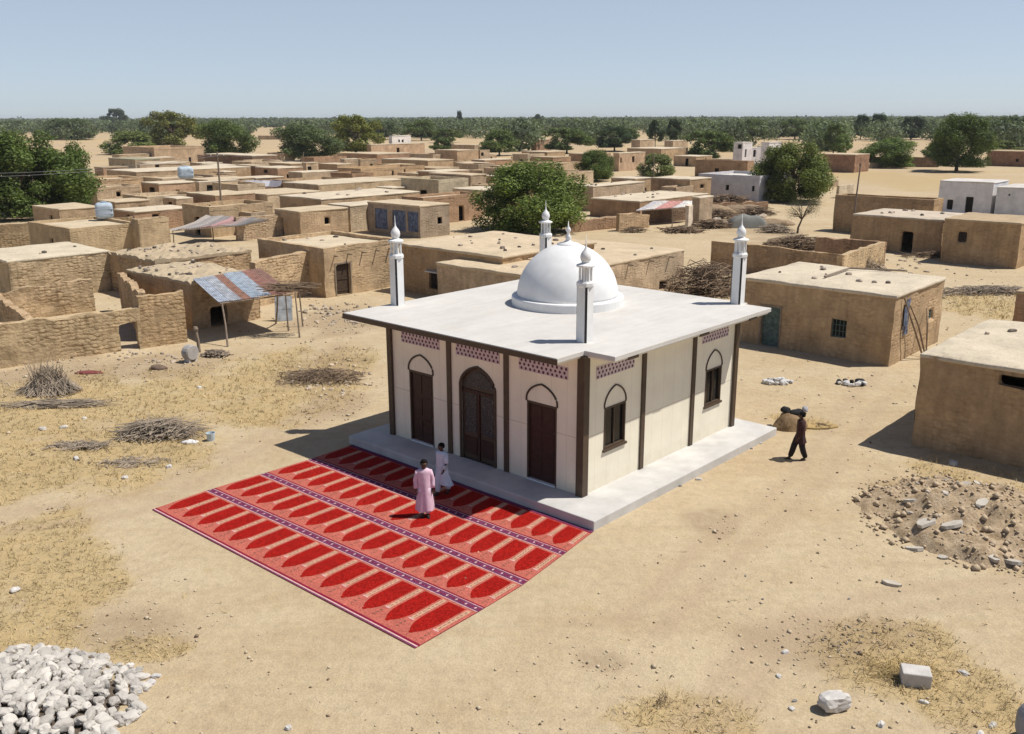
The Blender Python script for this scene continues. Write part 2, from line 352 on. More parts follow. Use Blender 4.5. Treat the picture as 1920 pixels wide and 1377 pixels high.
def gz(x, y):
    if y > 140: return 0.0
    w = flat_w(x, y)
    return w*(.05*nz((x, y, 0), .25)+.028*nz((x, y, 5), 1.1)-.01)
def axis_pts(segs):
    out = []
    for a, b, n in segs: out += list(np.linspace(a, b, n, endpoint=False))
    return out
ys = axis_pts([(-40, 10, 8), (10, 60, 190), (60, 150, 70), (150, 600, 60)])+list(np.geomspace(600, 6500, 30))
xr = axis_pts([(0, 24, 75), (24, 60, 45), (60, 200, 30)])+list(np.geomspace(200, 5500, 22))
xs = [-x for x in xr[:0:-1]]+xr
gv = []; gm = []
for y in ys:
    for x in xs:
        gv.append((x, y, gz(x, y)))
        if y < 290 and abs(x) < 150: gm += [msk(DRY, x, y), msk(DIRT, x, y), trk(x, y) if y < 60 else 0, 1]
        else: gm += [0, 0, 0, 1]
nx = len(xs)
gf = [(j*nx+i, j*nx+i+1, (j+1)*nx+i+1, (j+1)*nx+i) for j in range(len(ys)-1) for i in range(nx-1)]
gme = np_mesh('ground', gv, gf, 'ground'); gme.polygons.foreach_set('use_smooth', [True]*len(gme.polygons))
at = gme.color_attributes.new('mask', 'FLOAT_COLOR', 'POINT'); at.data.foreach_set('color', gm)
ground = tag(link('ground', gme), None, None, None, 'structure')

# ------------------------------------------------------------------ openings in walls
def wallface(mb, O, du, L, h, ops, n, mat, cell=.8, rev=.22, z0=-.12):
    xs_ = sorted({0.0, L, *[o[0] for o in ops], *[o[1] for o in ops]}); zs_ = sorted({z0, h, *[o[2] for o in ops], *[o[3] for o in ops]})
    def sub(a):
        r = []
        for p, q in zip(a, a[1:]):
            k = max(1, int((q-p)/cell+.5)); r += [p+(q-p)*i/k for i in range(k)]
        return r+[a[-1]]
    xs_, zs_ = sub(xs_), sub(zs_)
    idx = {}; vs = []; fs = []
    def vi(i, j):
        if (i, j) not in idx: idx[(i, j)] = len(vs); vs.append(O+du*xs_[i]+Zv*zs_[j])
        return idx[(i, j)]
    for i in range(len(xs_)-1):
        for j in range(len(zs_)-1):
            cx, cz = (xs_[i]+xs_[i+1])/2, (zs_[j]+zs_[j+1])/2
            if any(o[0] < cx < o[1] and o[2] < cz < o[3] for o in ops): continue
            fs.append((vi(i, j), vi(i+1, j), vi(i+1, j+1), vi(i, j+1)))
    mb.add(vs, fs, mat)
    for x0, x1, a, b in [o[:4] for o in ops]:
        q = [O+du*x0+Zv*a, O+du*x1+Zv*a, O+du*x1+Zv*b, O+du*x0+Zv*b]; k = n*-rev
        for i in range(4):
            p1, p2 = q[i], q[(i+1) % 4]; mb.quad(p1, p2, p2+k, p1+k, mat)
def jitter(mb, amp, base, top=None, freq=.9):
    out = []
    for p in mb.v:
        w = Vector(p)+base; d = nv(w, freq)*amp+nv(w, 3.3)*amp*.45
        if p[2] < 0: d *= .3
        q = Vector(p)+d
        if top and p[2] > top-.05: q.z -= abs(nz(w, .8))*amp*2.0
        out.append(tuple(q))
    mb.v = out
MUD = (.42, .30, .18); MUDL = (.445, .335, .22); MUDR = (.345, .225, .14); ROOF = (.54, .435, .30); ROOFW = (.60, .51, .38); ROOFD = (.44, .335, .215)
def opening_part(root, O, du, n, op, kind, near=False):
    x0, x1, a, b = op[:4]; w = x1-x0; hh = b-a
    if kind == 'hole': return
    base = O-n*.17
    if kind == 'door' or kind == 'greendoor' or kind == 'greydoor':
        mt = {'door': 'darkwood', 'greendoor': 'greenpaint', 'greydoor': 'oldwood'}[kind]
        mb = MB(); t = n*.05
        for s in (0, 1):
            p = base+du*(x0-.02+s*(w/2+.012)); q = p+du*(w/2+.01)
            mb.poly([p+Zv*a, q+Zv*a, q+Zv*(b+.02), p+Zv*(b+.02)], t, mt)
        d = mb.build('door', root)
        if near:
            for z in (a+.25, a+hh*.5, b-.25):
                mb = MB(); p = base+n*.035+du*(x0+.04); q = p+du*(w-.08)
                mb.poly([p+Zv*(z-.05), q+Zv*(z-.05), q+Zv*(z+.05), p+Zv*(z+.05)], n*.03, mt); mb.build('door_batten', d)
            mb = MB()
            for xx in (x0-.09, x1): 
                p = O+n*.03+du*xx; q = p+du*.09; mb.poly([p+Zv*a, q+Zv*a, q+Zv*(b+.0), p+Zv*(b+.0)], n*.10, 'oldwood')
            p = O+n*.03+du*(x0-.14); q = p+du*(w+.28); mb.poly([p+Zv*(b+.003), q+Zv*(b+.003), q+Zv*(b+.1), p+Zv*(b+.1)], n*.10, 'oldwood')
            mb.build('door_frame', d)
    elif kind == 'window':
        mb = MB(); p = base+du*(x0-.02)-n*.02; q = p+du*(w+.04)
        mb.poly([p+Zv*(a-.02), q+Zv*(a-.02), q+Zv*(b+.02), p+Zv*(b+.02)], n*.04, 'darkhole')
        wi = mb.build('window', root)
        if near:
            mb = MB(); fr = .06; bb = base+n*.05
            def bar(xa, xb, za, zb): 
                p = bb+du*xa; q = bb+du*xb; mb.poly([p+Zv*za, q+Zv*za, q+Zv*zb, p+Zv*zb], n*.04, 'greenpaint' if near == 'green' else 'darkwood')
            bar(x0, x0+fr, a, b); bar(x1-fr, x1, a, b); bar(x0+fr, x1-fr, a, a+fr); bar(x0+fr, x1-fr, b-fr, b)
            for k in (1, 2, 3): xx = x0+w*k/4; bar(xx-.018, xx+.018, a+fr, b-fr)
            mb.build('window_frame', wi)
            mb = MB(); 
            for k in (1, 2): 
                zz = a+hh*k/3; p = bb+n*.012+du*(x0+fr); q = bb+n*.012+du*(x1-fr); mb.poly([p+Zv*(zz-.018), q+Zv*(zz-.018), q+Zv*(zz+.018), p+Zv*(zz+.018)], n*.008, 'greenpaint' if near == 'green' else 'darkwood')
            mb.build('window_bar', wi)
    elif kind == 'panel':
        mb = MB(); p = base+n*.12+du*x0; q = p+du*w; mb.poly([p+Zv*a, q+Zv*a, q+Zv*b, p+Zv*b], n*.05, 'bluepaint'); mb.build('painted_panel', root)
HOUSES = {}
def house(label, near, h, lx=None, rx=None, ul=None, vl=None, rot=0, wall=MUD, roof=ROOF, R_=(), L_=(), amp=.075, wmat='mud', parapet=0, over=.05, cat='house', name='mud_house', group='mud houses of the village', fine=False, rmat='mudroof', left=None, rough=0):
    v, u = axes(rot)
    if left is not None:             # left end of the u-face known; near corner lies out of sight
        Nt = G(left[0], left[1], h)-u*ul
    else: Nt = G(near[0], near[1], h)
    def solve(d, px):
        lo, hi = 0.0, 160.0; s0 = PX(Nt)[0]
        for _ in range(50):
            m_ = (lo+hi)/2; x = PX(Nt+d*m_)[0]
            if (x < px) == (px > s0): lo = m_
            else: hi = m_
        return lo
    if vl is None: vl = solve(v, rx)
    if ul is None: ul = solve(u, lx)
    vl = max(1.0, min(60, vl)); ul = max(1.0, min(60, ul))
    base = Vector((Nt.x, Nt.y, 0))
    root = thing(name, label, cat, base, TH+R(rot), group)
    far = depth(Nt); cell = .55 if far < 75 else (1.3 if far < 140 else 2.5)
    X, Y = Vector((1, 0, 0)), Vector((0, 1, 0)); O = Vector((0, 0, 0))
    def conv(ops, n, d, Lmax, face):
        out = []
        for px0, py0, px1, py1, kind in ops:
            a = onplane(px0, py1, base, n)-base; b = onplane(px1, py0, base, n)-base
            s = sorted((a.dot(d), b.dot(d))); z = sorted((a.z, b.z))
            x0, x1 = max(.12, s[0]), min(Lmax-.12, s[1]); z0, z1 = max(0.0 if kind != 'window' else .3, z[0]), min(h-.3, z[1])
            if kind.endswith('door') : z0 = min(z0, .05) if z0 < .5 else z0
            if x1-x0 > .1 and z1-z0 > .1: out.append((x0, x1, z0, z1, kind))
        return out
    ro = conv(R_, u, v, vl, 'R'); lo_ = conv(L_, v, u, ul, 'L')
    if 'plain' not in label and 'no openings' not in label and far > 60:
        rq = random.Random(len(label)*31+int(near[0]))
        if not ro and vl > 3 and rq.random() < .6: x = rq.uniform(.25, .7)*vl; ro = [(x, x+.75, 0.02, 1.75, 'hole')] if rq.random() < .4 else [(x, x+.6, 1.2, 1.85, 'hole')]
        if not lo_ and ul > 4 and rq.random() < .7: x = rq.uniform(.2, .75)*ul; lo_ = [(x, x+.9, 0.02, 1.85, 'hole')] if rq.random() < .5 else [(x, x+.65, 1.1, 1.8, 'window')]
        if parapet == 0 and rq.random() < .4: parapet = rq.uniform(.15, .4)
    top = h-.09 if not parapet else h
    mb = MB()
    wallface(mb, O, X, vl, top, ro, -Y, wmat, cell); wallface(mb, O, Y, ul, top, lo_, -X, wmat, cell)
    wallface(mb, Y*ul, X, vl, top, [], Y, wmat, cell*1.6); wallface(mb, X*vl, Y, ul, top, [], X, wmat, cell*1.6)
    jitter(mb, amp, base); wo = mb.build('wall', root, wall, weld=.02)
    if far < 170: bv = wo.modifiers.new('worn', 'BEVEL'); bv.width = .13; bv.segments = 2; bv.limit_method = 'ANGLE'; bv.angle_limit = R(50)
    near_ = 'green' if fine == 'green' else (far < 75)
    for o in ro: opening_part(root, O, X, -Y, o, o[4], near_)
    for o in lo_: opening_part(root, O, Y, -X, o, o[4], near_)
    # roof slab, subdivided, slightly domed, ragged edge
    mb = MB(); ov = over if not parapet else -.18; zt = h if not parapet else h-parapet
    a0, b0, a1, b1 = -ov, -ov, vl+ov, ul+ov
    cr_ = cell*(.55 if rough else 1); nxx = max(2, int((a1-a0)/cr_)); nyy = max(2, int((b1-b0)/cr_)); vs = []; fs = []
    for zz in (0, 1):
        for j in range(nyy+1):
            for i in range(nxx+1):
                x = a0+(a1-a0)*i/nxx; y = b0+(b1-b0)*j/nyy; e = min(i, nxx-i, j, nyy-j)
                w = Vector((x, y, 0))+base; d = nv(w, 1.1)*(.05 if e == 0 else .02)+nv(w, 3.7)*(.06 if e == 0 else .01)
                z = zt+(.04*nz(w, .5)+(.03 if e else -.02)+rough*(nz(w, .6)+.6*nz(w, 1.9)+.7*nz(w, 4.3))) if zz else zt-.2
                vs.append((x+d.x, y+d.y, z+(d.z*.6 if zz else 0)))
    N = (nxx+1)*(nyy+1); st = nxx+1
    for j in range(nyy):
        for i in range(nxx):
            q = (j*st+i, j*st+i+1, (j+1)*st+i+1, (j+1)*st+i); fs.append(tuple(k+N for k in q)); fs.append(q[::-1])
    ring = [i for i in range(nxx)]+[j*st+nxx for j in range(nyy)]+[nyy*st+i for i in range(nxx, 0, -1)]+[j*st for j in range(nyy, 0, -1)]
    for k in range(len(ring)): a, b = ring[k], ring[(k+1) % len(ring)]; fs.append((a, b, b+N, a+N))
    mb.add(vs, fs, rmat); wo = mb.build('roof', root, roof)
    if far < 170: bv = wo.modifiers.new('worn', 'BEVEL'); bv.width = .07; bv.segments = 2; bv.limit_method = 'ANGLE'; bv.angle_limit = R(50)
    if parapet:
        t = .28; mb = MB()
        for lo, hi in (((t, 0), (vl, t)), ((t, ul-t), (vl, ul)), ((0, 0), (t, ul)), ((vl-t, t), (vl, ul-t))):
            k = max(1, int(max(hi[0]-lo[0], hi[1]-lo[1])/cell))
            for i in range(k):
                f0, f1 = i/k, (i+1)/k
                if hi[0]-lo[0] > hi[1]-lo[1]: A, B = (lo[0]+(hi[0]-lo[0])*f0, lo[1]), (lo[0]+(hi[0]-lo[0])*f1, hi[1])
                else: A, B = (lo[0], lo[1]+(hi[1]-lo[1])*f0), (hi[0], lo[1]+(hi[1]-lo[1])*f1)
                e = .03*nz(base+Vector((A[0], A[1], 0)), 1.5)
                mb.box((A[0]-.015, A[1]-.015, zt-.05), (B[0]+.015, B[1]+.015, h+.03+e), wmat)
        jitter(mb, amp*.6, base); mb.build('parapet', root, wall)
    HOUSES[label] = dict(base=base, v=v, u=u, vl=vl, ul=ul, h=zt, root=root); return HOUSES[label]

def mudwall(label, A, B, hA, hB=None, th=.38, ops=(), wall=MUD, amp=.07, wmat='mudbrick', ragged=.16, name='mud_wall', group=None, z_ops=None, cat='wall'):
    """free-standing wall from ground point A to B; front face on A-B, thickness behind"""
    A = Vector((A.x, A.y, 0)); B = Vector((B.x, B.y, 0)); hB = hA if hB is None else hB
    d = (B-A); L = d.length; d.normalize(); n = Vector((d.y, -d.x, 0))
    if (CP-A).dot(n) < 0: n = -n
    base = A; rz = math.atan2(d.y, d.x)
    far = depth(A); cell = .35 if far < 60 else (.8 if far < 140 else 1.6)
    pops = []
    for px0, py0, px1, py1 in ops:
        a = onplane(px0, py1, A, n)-A; b = onplane(px1, py0, A, n)-A
        pops.append((min(a.dot(d), b.dot(d)), max(a.dot(d), b.dot(d)), -.2, max(a.z, b.z)))
    nxx = max(1, int(L/cell+.5)); xs_ = sorted({L*i/nxx for i in range(nxx+1)} | {x for o in pops for x in o[:2]})
    hm = max(hA, hB); nzz = max(1, int(hm/cell+.5)); mb = MB()
    zs_ = sorted({k/nzz for k in range(nzz+1)} | {o[3]/hm for o in pops})
    loc_n = Vector((0, -1, 0)) if n.dot(Vector((math.sin(rz), -math.cos(rz), 0))) > 0 else Vector((0, 1, 0))
    prev_open = None
    def H(x): 
        w = base+d*x; return hA+(hB-hA)*x/L-ragged*abs(nz(w, .7))*1.5-ragged*.5*abs(nz(w, 2.6))
    for i in range(len(xs_)-1):
        x0, x1 = xs_[i], xs_[i+1]; cx = (x0+x1)/2
        for k in range(len(zs_)-1):
            c = (zs_[k]+zs_[k+1])/2*hm
            if any(o[0] < cx < o[1] and c < o[3] for o in pops): continue
            z00, z01 = (zs_[k]*H(x0)-.1*(k == 0), zs_[k+1]*H(x0)); z10, z11 = (zs_[k]*H(x1)-.1*(k == 0), zs_[k+1]*H(x1))
            vs = [(x0, 0, z00), (x1, 0, z10), (x1, 0, z11), (x0, 0, z01)]; bk = [(x, -loc_n.y*th, z) for x, _, z in vs]
            mb.add(vs, [(0, 1, 2, 3)], wmat); mb.add(bk, [(0, 3, 2, 1)], wmat)
            def op_at(xx, cc): return any(o[0] < xx < o[1] and cc < o[3] for o in pops) or xx < 0 or xx > L
            if k == len(zs_)-2: mb.quad(vs[3], vs[2], bk[2], bk[3], wmat)
            if op_at(x0-.01, c): mb.quad(vs[0], vs[3], bk[3], bk[0], wmat)
            if op_at(x1+.01, c): mb.quad(vs[1], vs[2], bk[2], bk[1], wmat)
            if k > 0 and op_at(cx, (zs_[k-1]+zs_[k])/2*hm): mb.quad(vs[0], vs[1], bk[1], bk[0], wmat)
    jitter(mb, amp, base, None, 1.3)
    o = mb.build(name, None, wall, weld=.015); o.location = base; o.rotation_euler = (0, 0, rz)
    return tag(o, label, cat, group, 'thing')
# ------------------------------------------------------------------ mosque  (local x = V0 right-away, local y = U0 left-away, origin = near wall corner)
mq = thing('mosque', 'small cream mosque with white dome, flat white roof and four corner minarets', 'mosque', WC, TH)
X, Y = Vector((1, 0, 0)), Vector((0, 1, 0)); O0 = Vector((0, 0, 0))
mb = MB(); mb.box((-1.2283, -1.4067, -.15), (10.013, 9.83, HP), 'concrete')
pl = mb.build('plinth', mq)
mod = pl.modifiers.new('bevel', 'BEVEL'); mod.width = .03; mod.segments = 2
TOPW = 4.66
mb = MB()
# u-face (carries the doors): along Y at x=0, outward -X ; v-face (windows): along X at y=0, outward -Y
DOORS = [(1.02, 2.22, HP, 2.92), (6.56, 7.76, HP, 2.92)]; CD = (3.60, 5.20, HP, 3.62); WINS = [(1.06, 2.17, 1.52, 2.86), (7.04, 8.12, 1.52, 2.84)]
wallface(mb, O0, Y, WU, TOPW, DOORS+[CD], -X, 'creampanel', 20, .12, HP-.02)
wallface(mb, O0, X, WV, TOPW, WINS, -Y, 'creampanel', 20, .12, HP-.02)
wallface(mb, X*WV, Y, WU, TOPW, [], X, 'creampanel', 20, .1, HP-.02); wallface(mb, Y*WU, X, WV, TOPW, [], Y, 'creampanel', 20, .1, HP-.02)
def ogee(w, z0, z1, n=9):          # right half then mirrored; pointed arch outline from (w/2,z0) to (0,z1)
    pts = []
    for i in range(n+1):
        t = i/n; a = t*math.pi/2
        x = w/2*(math.cos(a)**.9)*(1-.05*math.sin(2*a)); z = z0+(z1-z0)*(.80*math.sin(a)+.20*t**3)
        pts.append((x, z))
    pts[-1] = (0, z1)
    return pts
half = ogee(1.60, 2.93, 3.60)
c0 = (CD[0]+CD[1])/2
for s in (-1, 1):                   # spandrels filling the corners over the big arch
    p = [(-.0, c0+s*.8, 3.62), (0, c0, 3.62)]+[(0, c0+s*x, z) for x, z in half[::-1]]
    mb.poly(p, (-.12, 0, 0), 'creampanel')
wl = mb.build('wall', mq)
def arch_tube(name, root, w, z0, zs, za, cx, face, r=.035, mat='brownmetal', legs=True):
    h_ = ogee(w, zs, za); pts = ([(w/2, z0)] if legs else [])+h_+[(-x, z) for x, z in h_[-2::-1]]+([(-w/2, z0)] if legs else [])
    mb = MB(); P = [(-.012, cx+x, z) if face == 'u' else (cx+x, -.012, z) for x, z in pts]
    mb.tube(P, r, mat, 6); return mb.build(name, root)
for (a, b, z0, z1) in DOORS:
    w = b-a; mb = MB(); mb.box((.06, a-.01, z0), (.10, b+.01, z1+.01), 'doorwood'); d = mb.build('door', mq)
    mb = MB(); 
    for k in range(2):
        for j in range(3): zz = z0+.2+j*.82; mb.box((.045, a+.14+k*.5, zz), (.062, a+.54+k*.5, zz+.66), 'doorwood')
    mb.build('door_panel', d)
    mb = MB(); mb.box((-.01, a-.004, z0), (.05, a+.05, z1), 'brownmetal'); mb.box((-.01, b-.05, z0), (.05, b+.004, z1), 'brownmetal'); mb.box((-.012, a-.01, z1-.06), (.052, b+.01, z1+.012), 'brownmetal'); mb.build('door_frame', d)
    mb = MB(); mb.box((.0, a+.12, 1.28), (.03, a+.15, 1.42), 'stripe'); mb.box((.03, a+.125, 1.3), (.062, a+.145, 1.32), 'stripe'); mb.build('handle', d)
    mb = MB(); mb.box((-.05, a+.02, z0+.004), (.058, b-.02, z0+.05), 'whitepaint'); mb.build('threshold', mq)
    arch_tube('door_arch', mq, w+.05, z1, z1+.12, 3.55, (a+b)/2, 'u')
# centre door
mb = MB()
dp = [(.07, c0+x, z) for x, z in [(.79, HP)]+half]+[(.07, c0-x, z) for x, z in half[-2::-1]]+[(.07, c0-.79, HP)]
mb.poly(dp, (-.04, 0, 0), 'brownmetal'); cdoor = mb.build('carved_door', mq)
mb = MB()
for s in (-1, 1):
    ya, yb = sorted((c0+s*.11, c0+s*.66))
    mb.box((.052, ya, 1.25), (.068, yb, 2.62), 'carved'); mb.box((.048, ya, .48), (.068, yb, 1.1), 'doorwood')
pp = [(.05, c0+x*.86, 2.72+(z-2.93)*.86+.14) for x, z in half]+[(.05, c0-x*.86, 2.72+(z-2.93)*.86+.14) for x, z in half[-2::-1]]
mb.poly(pp, (-.018, 0, 0), 'carved'); mb.build('carved_panel', cdoor)
mb = MB(); mb.box((.02, c0-.05, HP), (.066, c0+.05, 2.74), 'doorwood'); mb.box((.03, c0-.76, 2.66), (.064, c0+.76, 2.76), 'doorwood'); mb.build('door_stile', cdoor)
arch_tube('arch_frame', mq, 1.60, HP, 2.93, 3.60, c0, 'u', .055)
for (a, b, z0, z1) in WINS:
    mb = MB(); mb.box((a-.01, .07, z0-.01), (b+.01, .10, z1+.01), 'glass'); wi = mb.build('window', mq)
    mb = MB(); t = .055
    mb.box((a-.005, -.02, z0-.005), (a+t, .069, z1+.005), 'brownmetal'); mb.box((b-t, -.02, z0-.005), (b+.005, .069, z1+.005), 'brownmetal')
    mb.box((a+t, -.02, z0-.005), (b-t, .069, z0+t), 'brownmetal'); mb.box((a+t, -.02, z1-t), (b-t, .069, z1+.005), 'brownmetal'); mb.build('window_frame', wi)
    mb = MB(); mb.box(((a+b)/2-.02, .02, z0+t), ((a+b)/2+.02, .069, z1-t), 'brownmetal'); mb.build('mullion', wi)
    mb = MB(); mb.box((a-.06, -.07, z0-.08), (b+.06, -.002, z0-.006), 'brownmetal'); mb.build('window_sill', wi)
    arch_tube('window_arch', mq, b-a+.02, z1, z1+.1, 3.51, (a+b)/2, 'v', .03)
# posts at the corners and between the bays
def post(x0, y0, x1, y1):
    mb = MB(); mb.box((x0, y0, HP+.002), (x1, y1, TOPW+.06), 'brownmetal'); mb.build('post', mq)
post(-.10, -.10, .17, .17); post(-.10, WU-.10, .12, WU+.12); post(WV-.12, -.10, WV+.10, .12); post(WV-.12, WU-.12, WV+.1, WU+.1)
for y in (3.0, 5.62): post(-.06, y, .04, y+.19)
for x in (3.02, 6.07): post(x, -.06, x+.20, .04)
# pierced frieze panels
def frieze(face, a, b, z0=3.88, z1=4.27, rows=3):
    mb = MB(); e = -.022
    def P(s, z, k): return (k, s, z) if face == 'u' else (s, k, z)
    mb.poly([P(a, z0, e), P(b, z0, e), P(b, z1, e), P(a, z1, e)], (-.02, 0, 0) if face == 'u' else (0, -.02, 0), 'latticepink')
    n = int((b-a)/.17); rh = (z1-z0)/rows
    for r in range(rows):
        for i in range(n):
            s = a+(i+.35+.35*(r % 2))*(b-a)/n; z = z0+rh*(r+.5); w, hh = .048, rh*.34
            if s+w > b: continue
            pts = [P(s-w*.6, z-hh, e-.004), P(s+w*.6, z-hh, e-.004), P(s+w, z, e-.004), P(s+w*.6, z+hh, e-.004), P(s-w*.6, z+hh, e-.004), P(s-w, z, e-.004)]
            mb.add(pts, [(0, 1, 2, 3, 4, 5)], 'latticehole')
    mb.build('frieze_panel', mq)
for a, b in ((.59, 2.56), (3.40, 5.38), (6.18, 8.12)): frieze('u', a, b)
for a, b in ((.60, 2.57), (6.68, 8.46)): frieze('v', a, b)
# roof slab with cut corners
OU, OV, OU2, OV2 = 1.11, 1.256, 1.02, .69
outl = [(-OV, 0.0), (0, 0.0), (0, -OU), (WV+.42, -OU), (WV+.42, -.02), (WV+OV2, -.02), (WV+OV2, WU+OU2), (-OV, WU+OU2)]
mb = MB(); mb.poly([(x, y, ZR) for x, y in outl], (0, 0, .15), 'whiteroof'); rf = mb.build('roof', mq)
mod = rf.modifiers.new('bevel', 'BEVEL'); mod.width = .015; mod.segments = 2
mb = MB(); mb.box((-OV-.03, -.02, ZR-.20), (-OV-.002, WU+OU2+.02, ZR-.03), 'brownmetal'); mb.build('fascia', mq)
mb = MB(); mb.poly([(x*.985+.06, y*.985+.06, ZR-.153) for x, y in outl], (0, 0, .06), 'creampanel'); mb.build('soffit', mq)
for x in (.75, 4.75, 8.0): mb = MB(); mb.box((x, -OU+.03, ZR-.25), (x+.5, -OU+.22, ZR-.155), 'brownmetal'); mb.build('beam', mq)
# dome
DC = (5.35, 4.95)
mb = MB(); mb.lathe([(2.06, ZR-.02), (2.06, ZR+.29), (2.03, ZR+.32), (1.80, ZR+.325)], 'whitepaint', 64, DC); dr = mb.build('drum', mq)
mod = dr.modifiers.new('bevel', 'BEVEL'); mod.width = .02; mod.limit_method = 'ANGLE'
mb = MB(); mb.lathe([(1.86*math.cos(a), ZR+.30+1.86*math.sin(a)*(1+.03*math.sin(a)**6)) for a in np.linspace(0, math.pi/2-.01, 26)], 'whitepaint', 72, DC); dm = mb.build('dome', mq, smooth=True)
zt = ZR+.30+1.9
mb = MB(); mb.lathe([(.42, zt-.08), (.40, zt-.0), (.20, zt+.04), (.10, zt+.1), (.085, zt+.16), (.13, zt+.22), (.06, zt+.3), (.05, zt+.4), (.10, zt+.47), (.08, zt+.54), (.025, zt+.62), (.008, zt+.80)], 'whitepaint', 20, DC); mb.build('finial', dm, smooth=True)
# minarets
def minaret(cx, cy):
    mb = MB(); s = .205; c = .15; z0, z1 = ZR-.01, ZR+1.70
    octo = [(s, -c), (s, c), (c, s), (-c, s), (-s, c), (-s, -c), (-c, -s), (c, -s)]
    vs = [(cx+x, cy+y, z0) for x, y in octo]+[(cx+x, cy+y, z1) for x, y in octo]
    for i in range(8):
        j = (i+1) % 8; mb.add([vs[i], vs[j], vs[8+j], vs[8+i]], [(0, 1, 2, 3)], 'whitepaint' if i % 2 == 0 else 'stripe')
    sh = mb.build('minaret', mq)
    mb = MB(); mb.lathe([(.24, z1-.002), (.275, z1+.03), (.275, z1+.12), (.24, z1+.17), (.10, z1+.172)], 'whitepaint', 8, (cx, cy)); mb.build('balcony', sh)
    mb = MB(); zb = z1+.165
    for k in range(8):
        a = math.pi/8+k*math.pi/4; mb.lathe([(.028, zb), (.028, zb+.44)], 'whitepaint', 6, (cx+.185*math.cos(a), cy+.185*math.sin(a)))
    mb.lathe([(.085, zb), (.085, zb+.44)], 'whitepaint', 8, (cx, cy)); mb.build('lantern', sh)
    zc = zb+.435
    mb = MB(); mb.lathe([(.27, zc), (.29, zc+.03), (.28, zc+.06), (.17, zc+.10), (.12, zc+.13)], 'whitepaint', 16, (cx, cy)); mb.build('cap', sh)
    zc += .125
    mb = MB(); mb.lathe([(.11, zc), (.155, zc+.08), (.172, zc+.17), (.155, zc+.26), (.11, zc+.33), (.055, zc+.40), (.028, zc+.46), (.014, zc+.6), (.004, zc+.82)], 'whitepaint', 16, (cx, cy)); mb.build('finial', sh, smooth=True)
for c in ((.93, .72), (1.0, 9.42), (9.4, .22), (9.3, 9.35)): minaret(*c)

